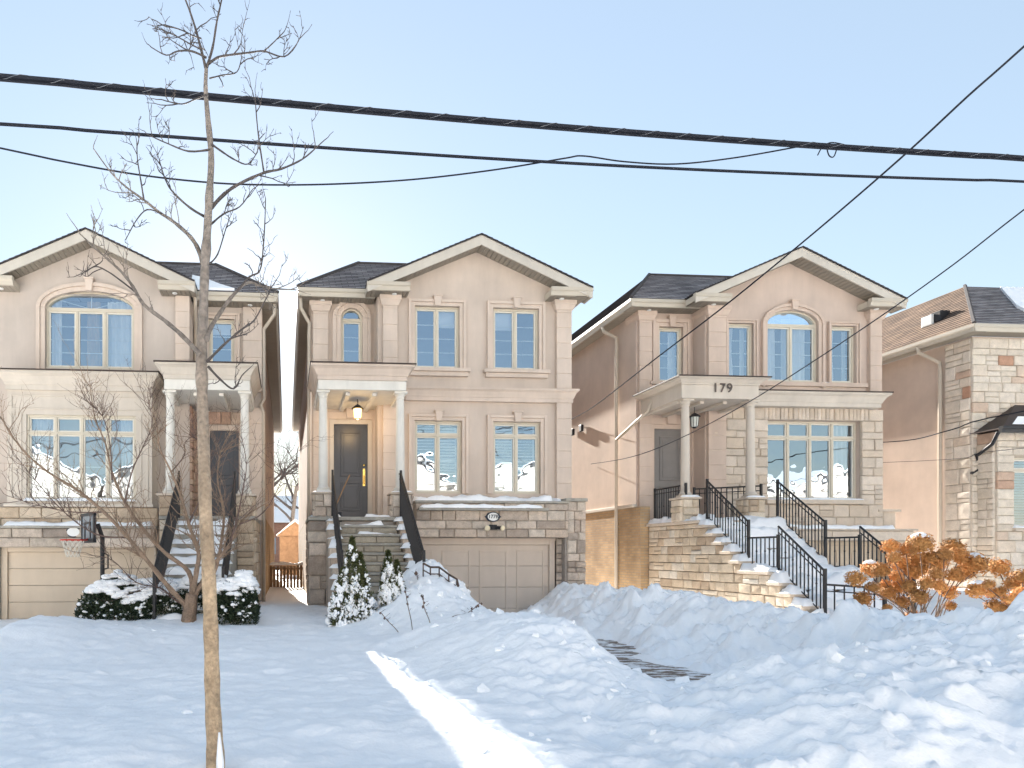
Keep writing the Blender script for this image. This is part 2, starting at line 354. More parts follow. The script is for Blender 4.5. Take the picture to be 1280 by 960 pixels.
# ------------------------------------------------------------------ terrain of snow
def sst(a, b, x):
    t = np.clip((x-a)/(b-a), 0, 1); return t*t*(3-2*t)
def bump2(x, y, cx, cy, rx, ry):
    return np.exp(-(((x-cx)/rx)**2+((y-cy)/ry)**2))
def ground(X, Y):
    X = np.asarray(X, float); Y = np.asarray(Y, float)
    lawn = .40+.05*fbm(X*.35, Y*.35, 3)
    h = lawn
    # driveway of the left house
    d1 = sst(-3.7, -4.6, X)*sst(2.5, 4, Y); h = h*(1-d1)+.13*d1
    # cleared driveway of the middle house, x 3.7 .. 6.3
    d2 = sst(3.0, 3.75, X)*sst(6.9, 6.0, X)*sst(5.2, 6.3, Y)*sst(40, 20, Y); h = h*(1-d2)+.03*d2
    # bank along its left side
    wob = .16*fbm(Y*.8, X*0+3, 3)
    prof = sst(1.0, 2.7, X+wob)*sst(3.62+.08*np.sin(Y*2), 2.85, X+wob)
    amp = .36+.20*bump2(X, Y, 3, 11.4, 9, 2.0)+.15*bump2(X, Y, 3, 7.2, 9, 1.5)-.10*bump2(X, Y, 3, 9.2, 9, .9)
    h = h+prof*amp*sst(4.4, 6.3, Y)*sst(15.2, 13.2, Y)
    # heap beside the middle stairs
    h = h+.55*bump2(X, Y, 2.75, 12.2, .75, 1.1)+.18*bump2(X, Y, 2.0, 10.8, .9, .6)
    # bank along the right side of that driveway
    wob2 = .25*fbm(Y*.6+20, X*0+8, 3)
    prof2 = sst(5.15, 6.6, X+wob2)*sst(8.9, 7.5, X+wob2)
    h = h+prof2*(.40+.12*fbm(Y*.9, X*.2+4, 2))*sst(3.2, 5.0, Y)*sst(18.5, 15, Y)
    # ploughed windrow along the street
    wy = Y+.35*fbm(X*.7, Y*0+2, 3)
    prof3 = sst(2.1, 3.6, wy)*sst(5.9, 4.6, wy)
    am3 = .34*sst(2.0, 3.6, X)-.24*bump2(X, Y, 3.1, 5.3, .45, 1.0)+.30*bump2(X, Y, 6.5, 4.6, 2.2, 1.6)+.06
    h = h+prof3*am3*(X > -50)
    # bank by the left house's hedge, slope up to the house on the right
    h = h+.14*bump2(X, Y, -4.2, 11.0, 1.0, 1.2)+.12*bump2(X, Y, -.6, 13.8, 1.6, 1.2)
    h = h+.25*sst(9, 14, X)*sst(8, 12, Y)
    core = sst(3.42, 3.66, X+.25*fbm(X*0+Y*1.3, Y*.4+5, 3))*sst(5.1, 4.6, X+.3*fbm(Y*1.1+9, X*.6, 3))*sst(6.0, 6.8, Y)*sst(10.4, 9.2, Y)
    # street behind the camera
    h = h-.36*sst(-1.0, -2.0, Y)*sst(-10.5, -9.5, Y)
    # lumps: shovelled chunks on the banks, soft relief on the lawn
    bank = np.clip(prof*amp*2.2+prof2*1.0+prof3*am3*2.2, 0, 1)
    chunk = np.abs(fbm(X*1.9+3, Y*1.9, 4)); chunk2 = np.abs(fbm(X*4.3, Y*4.3+7, 3))
    h = h+bank*(.16*(.45-chunk)+.065*(.4-chunk2))*(1-.55*bump2(X, Y, 2.2, 7.5, 1.6, 3.5))
    face2 = sst(5.0, 5.7, X+wob2)*sst(7.6, 6.9, X+wob2)*sst(3.4, 5, Y)*sst(17, 14, Y); h = h+face2*(.22*fbm(X*1.6, Y*1.6+33, 3)+.10*(.3-np.abs(fbm(X*3.6+8, Y*3.6, 3))))
    near = sst(30, 18, np.abs(X)+np.abs(Y-8))
    h = h+near*(.030*fbm(X*1.5, Y*1.5, 3)+.014*fbm(X*5.0, Y*5.0, 3))
    gr = sst(-.15, .35, fbm(X*.8+40, Y*.8, 2)); h = h+near*(.006+.012*np.clip(bank, 0, 1))*gr*fbm(X*13, Y*13, 3)
    h = h+.24*bump2(X, Y, -3.9, 9.6, 1.3, 1.2)+.10*bump2(X, Y, -1.5, 12.2, 1., .8)
    pits = np.clip(pnoise(X*2.6+50, Y*2.6)-.38, 0, 1); h = h-.05*pits*sst(2.5, 6, Y)*(1-d2)
    lumps = np.clip(pnoise(X*4.2+90, Y*4.2+11)-.45, 0, 1); h = h+.07*lumps*(1-d2)*near
    return h*(1-core)+.03*core
def terrain():
    def axis(a, b, st, far_lo, far_hi):
        mid = np.arange(a, b+st/2, st)
        def out(d0, far):
            r = []; s = st; p = 0
            while p < far: s *= 1.35; p += s; r.append(p)
            return np.array(r)
        return np.concatenate([(a-out(a, a-far_lo))[::-1], mid, b+out(b, far_hi-b)])
    xs = axis(-7.5, 13, .036, -900, 900); ys = axis(2.4, 15.2, .052, -900, 900); ys = np.concatenate([ys[ys < 2.39], np.arange(2.4, 7., .022), ys[ys >= 7.]])
    X, Y = np.meshgrid(xs, ys, indexing='ij'); Z = ground(X, Y)
    nx, ny = X.shape
    me = bpy.data.meshes.new('snow_ground')
    V = np.stack([X, Y, Z], -1).reshape(-1, 3)
    a = (np.arange(nx-1)[:, None]*ny+np.arange(ny-1)[None]).reshape(-1)
    F = np.stack([a, a+ny, a+ny+1, a+1], -1)
    me.vertices.add(len(V)); me.vertices.foreach_set('co', V.ravel())
    me.loops.add(F.size); me.loops.foreach_set('vertex_index', F.ravel().astype(np.int32))
    me.polygons.add(len(F)); me.polygons.foreach_set('loop_start', np.arange(len(F), dtype=np.int32)*4)
    me.update(); me.validate(); me.polygons.foreach_set('use_smooth', [True]*len(F))
    me.materials.append(MATS['snow'])
    o = bpy.data.objects.new('snow_ground', me); link(o, None, (0, 0, 0)); tag(o, 'deep white snow covering lawns, driveways and street edge', 'snow', kind='structure')
    return o
terrain()
def gz(x, y): return float(ground(np.array([x]), np.array([y]))[0])
# ------------------------------------------------------------------ house kit
def jit(a): return random.uniform(-a, a)
def stone_mesh(w, h, d):
    """one rough block: back ring, side ring, inset front ring; u right, v up, front at +n"""
    c = min(.018, w*.12, h*.12); j = min(.010, h*.06)
    def ring(ins, n, jt):
        return [(-w/2+ins+jit(jt), n, -h/2+ins+jit(jt)), (w/2-ins+jit(jt), n, -h/2+ins+jit(jt)), (w/2-ins+jit(jt), n, h/2-ins+jit(jt)), (-w/2+ins+jit(jt), n, h/2-ins+jit(jt))]
    b = ring(0, 0, 0); s = ring(0, d-c, j*.5); f = ring(c, d, j)
    v = b+s+f; mid = (jit(w*.15), d+random.uniform(.0, .012), jit(h*.15)); v.append(mid)
    F = []
    for k in range(4):
        q = (k+1) % 4
        F += [(k, q, 4+q, 4+k), (4+k, 4+q, 8+q, 8+k), (8+k, 8+q, 12)]
    return v, F
def put_stone(parent, o, U, N, u0, u1, v0, v1, m, name='stone', d=.055):
    w, h = u1-u0, v1-v0
    V, F = stone_mesh(w, h, d+random.uniform(0, .02))
    U = Vector(U); N = Vector(N); Zv = Vector((0, 0, 1))
    flip = U.cross(Zv).dot(N) < 0
    me = bpy.data.meshes.new(name)
    me.from_pydata([tuple(U*a+N*b+Zv*c) for a, b, c in V], [], [tuple(reversed(f)) for f in F] if flip else F)
    me.materials.append(MATS[m]); ob = bpy.data.objects.new(name, me)
    link(ob, parent, Vector(o)+U*((u0+u1)/2)+Zv*((v0+v1)/2))
    return ob
def ashlar(parent, o, U, N, L, H, m, rows=(.14, .26), ws=(.22, .6), holes=(), joint=.012, clip=None, name='stone'):
    """broken courses of single stones on the plane o + u*U + v*Z, leaving holes (u0,u1,v0,v1) free"""
    cuts = sorted({0., H}|{c for h in holes for c in h[2:4] if 0 < c < H}); vs_ = []
    for a, b in zip(cuts, cuts[1:]):
        n = max(1, round((b-a)/random.uniform(*rows))); e = [a]+sorted(a+(b-a)*(k+jit(.22))/n for k in range(1, n))+[b]
        vs_ += list(zip(e, e[1:]))
    for v0, v1 in vs_:
        iv = [(0., L)]
        for h in holes:
            if h[2] < v1-.01 and h[3] > v0+.01:
                nv = []
                for a, b in iv:
                    if h[0] > a: nv.append((a, min(b, h[0])))
                    if h[1] < b: nv.append((max(a, h[1]), b))
                iv = [(a, b) for a, b in nv if b-a > .04]
        if clip:
            lo, hi = clip((v0+v1)/2); iv = [(max(a, lo), min(b, hi)) for a, b in iv if min(b, hi)-max(a, lo) > .05]
        for a, b in iv:
            u = a
            while u < b-.01:
                w = random.uniform(*ws)*(1.0 if v1-v0 > .17 else .9)
                e = u+w
                if b-e < ws[0]*.7: e = b
                if v1-v0 > .26 and random.random() < .35 and e-u < .5:
                    mzz = v0+(v1-v0)*random.uniform(.4, .6)
                    put_stone(parent, o, U, N, u+joint/2, e-joint/2, v0+joint/2, mzz-joint/2, m, name)
                    put_stone(parent, o, U, N, u+joint/2, e-joint/2, mzz+joint/2, v1-joint/2, m, name)
                else: put_stone(parent, o, U, N, u+joint/2, e-joint/2, v0+joint/2, v1-joint/2, m, name)
                u = e
def wall_y(b, Y, x0, x1, z0, z1, holes, depth=.16):
    """front wall facing -Y with rectangular openings and their reveals"""
    xs = sorted({x0, x1}|{c for h in holes for c in h[:2]}); zs = sorted({z0, z1}|{c for h in holes for c in h[2:4]})
    for xa, xb in zip(xs, xs[1:]):
        for za, zb in zip(zs, zs[1:]):
            mx, mz = (xa+xb)/2, (za+zb)/2
            if any(h[0] < mx < h[1] and h[2] < mz < h[3] for h in holes): continue
            b.quad((xa, Y, za), (xb, Y, za), (xb, Y, zb), (xa, Y, zb))
    for a, c, d, e in holes:
        q = Y+depth
        b.quad((a, Y, d), (a, q, d), (c, q, d), (c, Y, d)); b.quad((a, Y, e), (c, Y, e), (c, q, e), (a, q, e))
        b.quad((a, Y, d), (a, Y, e), (a, q, e), (a, q, d)); b.quad((c, Y, d), (c, q, d), (c, q, e), (c, Y, e))
def courses(b, A, B, C, D, step=.145, lift=.018):
    """overlapping shingle courses on a slope, A-B the eave, D-C the top"""
    A, B, C, D = map(Vector, (A, B, C, D)); L = ((A+B)/2-(C+D)/2).length; n = max(1, int(L/step))
    nrm = (B-A).cross(D-A).normalized()
    if nrm.z < 0: nrm = -nrm
    e = (B-A).normalized()
    for k in range(n):
        t0, t1 = k/n, min(1., (k+1.25)/n)
        p, q = A.lerp(D, t0), B.lerp(C, t0); r, s_ = B.lerp(C, t1), A.lerp(D, t1)
        p, q = p+nrm*lift, q+nrm*lift
        off = random.uniform(0, .3)*0
        uu = [((w-A).dot(e)+off, k*.145+d) for w, d in ((p, 0.003), (q, .003), (r, .142), (s_, .142))]
        b.quad(p, q, r, s_, uv=uu)
        b.quad(p-nrm*lift, q-nrm*lift, q, p, uv=[uu[0], uu[1], uu[1], uu[0]])
def gutter_x(b, x0, x1, Yf, zt, h=.2):
    """K-profile gutter running along X, front at Yf"""
    pr = [(Yf+.12, zt-h), (Yf+.05, zt-h), (Yf+.035, zt-h*.55), (Yf, zt-h*.4), (Yf, zt), (Yf+.02, zt), (Yf+.12, zt)]
    b.prismx(pr, x0, x1)
def gutter_y(b, y0, y1, Xf, zt, sgn, h=.2):
    """gutter along Y, outer face at Xf, sgn -1 when it faces -X"""
    pr = [(Xf-sgn*.12, zt-h), (Xf-sgn*.05, zt-h), (Xf-sgn*.035, zt-h*.55), (Xf, zt-h*.4), (Xf, zt), (Xf-sgn*.12, zt)]
    b.prism(pr, y0, y1)
def window(house, x0, x1, z0, z1, Y, cols=2, transom=0, rows=4, arch=0, sur=.16, sill=True, key=True, tm='trim', inside=None, fm='frame', name='window', ins=.07, sur_open=False):
    """casing, sash per column, panes, bars; arch = rise of a curved head above z1; returns hole for the wall"""
    Yw = Y+ins
    fr = MB(); t = .055
    fr.box(x0, x0+t, Yw-.02, Yw+.09, z0, z1); fr.box(x1-t, x1, Yw-.02, Yw+.09, z0, z1)
    fr.box(x0+t, x1-t, Yw-.02, Yw+.09, z0, z0+t); fr.box(x0+t, x1-t, Yw-.02, Yw+.09, z1-t, z1)
    ws = (x1-x0-2*t)/cols; mt = .06
    for c in range(1, cols): fr.box(x0+t+c*ws-mt/2, x0+t+c*ws+mt/2, Yw-.021, Yw+.088, z0+t, z1-t)
    zt = z1-t
    if transom:
        zt = z1-transom; fr.box(x0+t, x1-t, Yw-.022, Yw+.086, zt-.03, zt+.03)
    w = fr.build(name, fm, house, bevel=.006)
    for c in range(cols):
        a = x0+t+c*ws+(mt/2 if c else 0); b_ = x0+t+(c+1)*ws-(mt/2 if c < cols-1 else 0)
        for za, zb, rr in ([(z0+t, zt-(.03 if transom else 0), rows)]+([(zt+.03, z1-t, 1)] if transom else [])):
            s = MB(); e = .035
            s.box(a, a+e, Yw+.01, Yw+.05, za, zb); s.box(b_-e, b_, Yw+.01, Yw+.05, za, zb)
            s.box(a+e, b_-e, Yw+.01, Yw+.05, za, za+e); s.box(a+e, b_-e, Yw+.01, Yw+.05, zb-e, zb); s.build('sash', 'sash', w)
            tl = jit(.004); tx = jit(.003)
            MB().quad((a+e, Yw+.035-tx, za+e), (b_-e, Yw+.035+tx, za+e), (b_-e, Yw+.035+tx+tl, zb-e), (a+e, Yw+.035-tx+tl, zb-e)).build('pane', 'glass', w)
            for r in range(1, rr):
                zz = za+e+(zb-za-2*e)*r/rr
                MB().box(a+e, b_-e, Yw+.042, Yw+.052, zz-.010, zz+.010).build('glazing_bar', 'muntin', w)
    xm, hw = (x0+x1)/2, (x1-x0)/2
    def arc(r_h, r_v, n=18, zc=z1): return [(xm+r_h*math.cos(math.pi*k/n), zc+r_v*math.sin(math.pi*k/n)) for k in range(n+1)]
    if arch:
        o = arc(hw, arch); i = arc(hw-t, arch-t, zc=z1+.012)
        b = MB()
        for k in range(18):
            b.prism([i[k], o[k], o[k+1], i[k+1]], Yw-.02, Yw+.09)
        b.box(x0, x1, Yw-.019, Yw+.089, z1-.02, z1+.03); b.build('arch_frame', fm, w)
        g = MB(); g.quad(*[(x, Yw+.035, z) for x, z in reversed(arc(hw-t*.9, arch-t*.9))]).build('arch_pane', 'glass', w)
        for k in ((4, 9, 14) if hw > .4 else ()):
            p = arc(hw-t, arch-t)[k]
            MB().tube([(xm, Yw+.045, z1+.03), (p[0], Yw+.045, p[1])], .010, 4).build('glazing_bar', 'muntin', w)
    hz = z1+arch
    if sur:
        b = MB(); q = sur; zl = z0 if sill or sur_open else z0-q
        for off, d0, hh in ((0, .05, q*.55), (q*.55, .085, q*.45)):
            xa, xb = x0-off-hh, x0-off
            b.box(xa, xb, Y-d0, Y+.02, zl, z1+(off+hh if not arch else 0)); b.box(x1+off, x1+off+hh, Y-d0, Y+.02, zl, z1+(off+hh if not arch else 0))
            if not arch: b.box(x0-off, x1+off, Y-d0+.002, Y+.02, z1+off, z1+off+hh)
            else:
                oo, ii = arc(hw+off+hh, arch+off+hh), arc(hw+off, arch+off)
                for k in range(18): b.prism([ii[k], oo[k], oo[k+1], ii[k+1]], Y-d0, Y+.02)
        b.build('surround', tm, w, bevel=.008)
        if key:
            kz = hz; kb = MB(); kb.prism([(xm-.07, kz-.02), (xm+.07, kz-.02), (xm+.10, kz+q+.07), (xm-.10, kz+q+.07)], Y-.13, Y)
            kb.box(xm-.12, xm+.12, Y-.15, Y, kz+q+.06, kz+q+.10); kb.build('keystone', tm, w, bevel=.01)
    if arch:   # wall pieces that close the square opening above the curved head
        b = MB(); o = arc(hw, arch)
        for k in range(18):
            (xa, za), (xb, zb) = o[k], o[k+1]
            b.quad((xb, Y, zb), (xa, Y, za), (xa, Y, hz), (xb, Y, hz)); b.quad((xa, Y, za), (xb, Y, zb), (xb, Y+.15, zb), (xa, Y+.15, za))
        b.build('arch_spandrel', MATS[WALLM], w)
    if sill:
        b = MB(); q = sur+.10; b.box(x0-q, x1+q, Y-.15, Y, z0-.09, z0-.001); b.box(x0-q+.05, x1+q-.05, Y-.10, Y, z0-.20, z0-.092); b.build('sill', tm, w, bevel=.01)
    if inside: inside(w, x0+t, x1-t, z0+t, z1-t+arch*.8, Yw+.09)
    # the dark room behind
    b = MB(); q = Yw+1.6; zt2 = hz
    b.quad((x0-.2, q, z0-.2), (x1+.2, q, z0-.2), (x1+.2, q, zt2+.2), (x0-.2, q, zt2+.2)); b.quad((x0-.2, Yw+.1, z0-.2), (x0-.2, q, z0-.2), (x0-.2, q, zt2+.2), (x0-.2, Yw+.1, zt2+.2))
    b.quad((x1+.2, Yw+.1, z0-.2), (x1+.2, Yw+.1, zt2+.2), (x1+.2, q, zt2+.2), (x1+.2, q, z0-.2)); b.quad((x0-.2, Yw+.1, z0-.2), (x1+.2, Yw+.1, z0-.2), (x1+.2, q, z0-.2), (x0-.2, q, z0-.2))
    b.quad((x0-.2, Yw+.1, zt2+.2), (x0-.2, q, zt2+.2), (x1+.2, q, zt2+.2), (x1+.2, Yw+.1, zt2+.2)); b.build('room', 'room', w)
    return (x0, x1, z0, hz)
def drape(w, x0, x1, z0, z1, Y, m='curtain', amp=.03, per=.14, taper=0):
    n = max(6, int((x1-x0)/per*8)); b = MB(); rows = 6
    for k in range(n+1):
        x = x0+(x1-x0)*k/n; y = Y+amp*math.sin(2*math.pi*(x-x0)/per)+.012*math.sin(9*x)
        for r in range(rows):
            t = r/(rows-1); pull = taper*math.sin(math.pi*min(1, max(0, (1-t)*1.3)))
            b.v.append((x+(x1-x)*0+(x0-x)*pull, y, z0+(z1-z0)*t))
    for k in range(n):
        for r in range(rows-1):
            a = k*rows+r; b.f.append((a, a+rows, a+rows+1, a+1)); b.uv.append(None)
    return b.build('curtain', m, w, smooth=True)
def blind_in(frac):
    def f(w, x0, x1, z0, z1, Y):
        h = (x1-x0)/2
        for k, fr in enumerate(frac):
            n = len(frac); a, b_ = x0+(x1-x0)*k/n+.02, x0+(x1-x0)*(k+1)/n-.02
            if fr > 0: MB().box(a, b_, Y+.05, Y+.07, z1-(z1-z0)*fr, z1).build('roller_blind', 'curtain', w)
    return f
def drapes_in(*spans):
    def f(w, x0, x1, z0, z1, Y):
        for a, b_, m, tp in spans: drape(w, x0+(x1-x0)*a, x0+(x1-x0)*b_, z0, z1, Y+.12, m, taper=tp)
    return f
def shutters_in(n, opened=()):
    def f(w, x0, x1, z0, z1, Y):
        for k in range(n):
            a, b_ = x0+(x1-x0)*k/n+.02, x0+(x1-x0)*(k+1)/n-.02
            b = MB(); b.box(a, a+.04, Y+.03, Y+.06, z0, z1); b.box(b_-.04, b_, Y+.03, Y+.06, z0, z1)
            b.box(a, b_, Y+.031, Y+.059, z0, z0+.07); b.box(a, b_, Y+.031, Y+.059, z0+(z1-z0)*.45, z0+(z1-z0)*.45+.05)
            z = z0+.1
            while z < z1-.03:
                tilt = .006 if k in opened else .026
                b.prismx([(Y+.02, z-tilt), (Y+.075, z+tilt), (Y+.075, z+tilt+.008), (Y+.02, z-tilt+.008)], a+.04, b_-.04); z += .076
            b.build('louvre_shutter', 'shutter', w)
    return f
def pilaster(house, x0, x1, Y, z0, z1, tm='trim', side=0, d=.10, dep=.5, cap=True, bh=.40):
    """corner pilaster of stucco blocks with a flared capital; side -1/+1 wraps round that corner"""
    ch = .30 if cap else 0
    b = MB(); yb = Y+(dep if side else .02)
    if cap:
        prof = [(0, 0.), (.0, .05), (.03, .07), (.07, .18), (.09, .20), (.09, ch)]
        for (g0, h0), (g1, h1) in zip(prof, prof[1:]):
            if h1-h0 < 1e-4: continue
            l0, r0, l1, r1 = x0-g0, x1+g0, x0-g1, x1+g1
            i = len(b.v); zb, zt = z1-ch+h0, z1-ch+h1
            b.v += [(l0, Y-d-g0, zb), (r0, Y-d-g0, zb), (r0, yb, zb), (l0, yb, zb), (l1, Y-d-g1, zt), (r1, Y-d-g1, zt), (r1, yb, zt), (l1, yb, zt)]
            for q in ((0, 3, 2, 1), (4, 5, 6, 7), (0, 1, 5, 4), (1, 2, 6, 5), (2, 3, 7, 6), (3, 0, 4, 7)): b.f.append(tuple(i+k for k in q)); b.uv.append(None)
    b.box(x0+.012, x1-.012, Y-d+.014, yb-.01, z0, z1-ch); p = b.build('pilaster', tm, house)
    n = max(1, round((z1-ch-z0)/bh)); hh = (z1-ch-z0)/n
    if n == 0: return
    blk = None
    for k in range(n):
        c = ((x0+x1)/2, (Y-d+yb)/2, z0+(k+.5)*hh)
        if blk is None: blk = MB().box(x0, x1, Y-d, yb, z0+.006, z0+hh-.006).build('block', tm, p, bevel=.008)
        else:
            q = inst(blk, p, c); m_ = q.modifiers.new('bevel', 'BEVEL'); m_.width = .008; m_.segments = 2; m_.limit_method = 'ANGLE'
    return p
def column(house, x, Y, z0, z1, r=.105, m='offwhite'):
    b = MB(); b.box(x-r*1.45, x+r*1.45, Y-r*1.45, Y+r*1.45, z0, z0+.06)
    b.lathe(x, Y, [(r*1.4, z0+.062), (r*1.42, z0+.10), (r*1.15, z0+.13), (r*1.05, z0+.16), (r, z0+.2), (r*.99, z0+(z1-z0)*.4), (r*.86, z1-.2), (r*.86, z1-.16), (r*.98, z1-.15), (r*.98, z1-.12), (r*.88, z1-.11), (r*1.2, z1-.055), (r*1.25, z1-.05)], 24)
    b.box(x-r*1.4, x+r*1.4, Y-r*1.4, Y+r*1.4, z1-.049, z1)
    o = b.build('column', m, house); me = o.data
    for p in me.polygons: p.use_smooth = len(p.vertices) == 4 and abs(p.normal.z) < .5 and abs(p.normal.x) < .995 and abs(p.normal.y) < .995
    return o
def cornice(name, house, x0, x1, Y, Yb, z0, z1, m, out=.18, left=True, right=True, flash=True):
    """moulded cornice box: front at Y (lower edge), crown flares by out"""
    H = z1-z0; prof = [(0, 0), (0, .28), (.12, .32), (.22, .45), (.55, .72), (.85, .82), (1, .86), (1, 1)]
    b = MB(); L = lambda g: x0-(g*out if left else 0); Rr = lambda g: x1+(g*out if right else 0)
    for (g0, h0), (g1, h1) in zip(prof, prof[1:]):
        i = len(b.v)
        for g, h in ((g0, h0), (g1, h1)):
            b.v += [(L(g), Y-g*out, z0+h*H), (Rr(g), Y-g*out, z0+h*H), (Rr(g), Yb, z0+h*H), (L(g), Yb, z0+h*H)]
        for q in ((0, 1, 5, 4), (1, 2, 6, 5), (3, 0, 4, 7)): b.f.append(tuple(i+k for k in q)); b.uv.append(None)
    b.quad((L(0), Y, z0), (L(0), Yb, z0), (Rr(0), Yb, z0), (Rr(0), Y, z0)); b.quad((L(1), Y-out, z1), (Rr(1), Y-out, z1), (Rr(1), Yb, z1), (L(1), Yb, z1))
    c = b.build(name, m, house)
    if flash: MB().box(L(1)-.02, Rr(1)+.02, Y-out-.025, Yb-.002, z1+.001, z1+.03).build('flashing', 'flashing', c)
    return c
def shell(house, P):
    g0, g1, r0, r1, Yg, Yr, YB, ze = (P[k] for k in ('g0', 'g1', 'r0', 'r1', 'Yg', 'Yr', 'YB', 'ze'))
    left = r0 < g0; xl, xr = min(g0, r0), max(g1, r1); zb = P.get('zb', -.6); oh = P['oh']; wm = P['wall']
    ov = .45; xm, zp = P['xm'], P['zp']; hw = P['hw']; zt = ze+.2; sl = (zp-zt)/hw
    roof_z = lambda x: zp-abs(x-xm)*sl
    b = MB(); wall_y(b, Yg, g0, g1, zb, ze, P['hg']); top = [(x, roof_z(x)-.215) for x in (g0, xm, g1)]
    pts = [(g0, ze), (g1, ze), (g1, max(top[2][1], ze+.01)), top[1], (g0, max(top[0][1], ze+.01))]
    hg2 = P.get('gable_hole')
    b.quad(*[(x, Yg, z) for x, z in pts]) if not hg2 else None
    if hg2:     # gable with an opening reaching above the eave line
        a, c, d = hg2
        f = lambda x: roof_z(x)-.215
        xs = [g0, a, xm, c, g1]
        b.quad((g0, Yg, ze), (a, Yg, ze), (a, Yg, f(a)), (g0, Yg, max(f(g0), ze+.01))); b.quad((c, Yg, ze), (g1, Yg, ze), (g1, Yg, max(f(g1), ze+.01)), (c, Yg, f(c)))
        b.quad((a, Yg, d), (c, Yg, d), (c, Yg, f(c)), (xm, Yg, f(xm)), (a, Yg, f(a)))
    wall_y(b, Yr, r0, r1, zb, ze+.1, P['hr'])
    xc = g0 if left else g1
    y0, y1 = Yg, Yr
    b.quad((xc, y0, zb), (xc, y1, zb), (xc, y1, ze+.1), (xc, y0, ze+.1))
    b.build('wall', wm, house)
    b = MB(); yl, yr = (Yr, Yg) if left else (Yg, Yr); s0 = P.get('sidez', zb)
    b.quad((xl, yl, s0), (xl, YB, s0), (xl, YB, ze+.15), (xl, yl, ze+.15)); b.quad((xr, yr, zb), (xr, YB, zb), (xr, YB, ze+.15), (xr, yr, ze+.15)); b.quad((xl, YB, zb), (xr, YB, zb), (xr, YB, ze+.15), (xl, YB, ze+.15))
    b.build('side_wall', P['side'], house)
    # main truncated hip roof
    yf = Yr-ov; s = P.get('slope', .75); rise = P.get('rise', 1.6); run = rise/s
    e = [(xl-oh, yf), (xr+oh, yf), (xr+oh, YB+oh), (xl-oh, YB+oh)]
    t = [(xl-oh+run*.83, yf+run), (xr+oh-run*.83, yf+run), (xr+oh-run*.83, YB+oh-run), (xl-oh+run*.83, YB+oh-run)]
    b = MB(); z0, z1 = zt+.02, zt+.02+rise
    for k in range(4):
        q = (k+1) % 4; courses(b, (*e[k], z0), (*e[q], z0), (*t[q], z1), (*t[k], z1))
    b.quad(*[(*p, z1) for p in t], uv=[(0, 0), (3, 0), (3, 9), (0, 9)]); b.quad(*[(*p, z0-.02) for p in reversed(e)], uv=[(0, 0), (3, 0), (3, 9), (0, 9)])
    roof = b.build('roof', P.get('shingle', 'shingle'), house)
    hipc = MB()
    for k in (0, 1): hipc.tube([(*e[k], z0+.03), (*t[k], z1+.03)], .05, 5)
    hipc.tube([(*t[0], z1+.02), (*t[1], z1+.02)], .04, 5); hipc.build('hip_cap', 'hipcap', roof)
    # front gable roof, rake boards and soffit
    yfr = Yg-ov; back = yf+(zp-z0)/s+.3
    b = MB(); ex0, ex1 = xm-hw, xm+hw
    courses(b, (ex0, back, zt+.02), (ex0, yfr-.03, zt+.02), (xm, yfr-.03, zp+.02), (xm, back, zp+.02)); courses(b, (ex1, yfr-.03, zt+.02), (ex1, back, zt+.02), (xm, back, zp+.02), (xm, yfr-.03, zp+.02))
    for sg in (-1, 1):
        x = xm+sg*hw; b.quad((x, yfr-.032, zt-.012), (xm, yfr-.032, zp-.012), (xm, yfr-.032, zp+.028), (x, yfr-.032, zt+.028), uv=[(0, 0)]*4)
    gr = b.build('gable_roof', P.get('shingle', 'shingle'), house)
    fw = .25
    b = MB()
    for sg in (-1, 1):
        x = xm+sg*hw; b.prism([(x, zt-.01), (xm, zp-.01), (xm, zp-fw), (x, zt-fw)][::(1 if sg > 0 else -1)], yfr, yfr+.04)
    b.build('rake_board', 'fascia', gr)
    b = MB()
    for sg in (-1, 1):
        x = xm+sg*hw; b.quad((x, yfr+.04, zt-fw+.02), (xm, yfr+.04, zp-fw+.02), (xm, Yg, zp-fw+.02), (x, Yg, zt-fw+.02))
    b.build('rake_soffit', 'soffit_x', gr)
    # cornice returns at both feet of the gable
    for sg in (-1, 1):
        xo = xm+sg*hw; xi = xo-sg*P.get('ret', 1.05)
        a, c = min(xo, xi), max(xo, xi); rb = MB(); rb.box(a+.0, c-.0, yfr+.13, Yg+.0, ze+.012, zt-.03); gutter_x(rb, a-.01, c+.01, yfr-.02, zt+.01)
        r = rb.build('cornice_return', 'gutter', house)
        MB().quad((a, yfr+.10, ze+.006), (c, yfr+.10, ze+.006), (c, Yg, ze+.006), (a, Yg, ze+.006)).build('return_soffit', 'soffit_x', r)
        lx = xi+sg*.35; MB().lathe(lx, Yg-.22, [(.035, ze-.02), (.06, ze-.012), (.06, ze+.004)], 12).build('soffit_light', 'white_paint', r)
    # eaves along the recessed bay and down both sides
    a, c = (xl-oh, g0-.05) if left else (g1+.05, xr+oh)
    gb = MB(); gutter_x(gb, a, c, yf-.02, zt+.012); gb.build('gutter', 'gutter', house)
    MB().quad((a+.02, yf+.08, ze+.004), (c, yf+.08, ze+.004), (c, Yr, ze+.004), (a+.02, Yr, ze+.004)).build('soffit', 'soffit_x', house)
    MB().lathe((a+c)/2-.35*(1 if left else -1), Yr-.2, [(.035, ze-.02), (.06, ze-.012), (.06, ze+.002)], 12).build('soffit_light', 'white_paint', house)
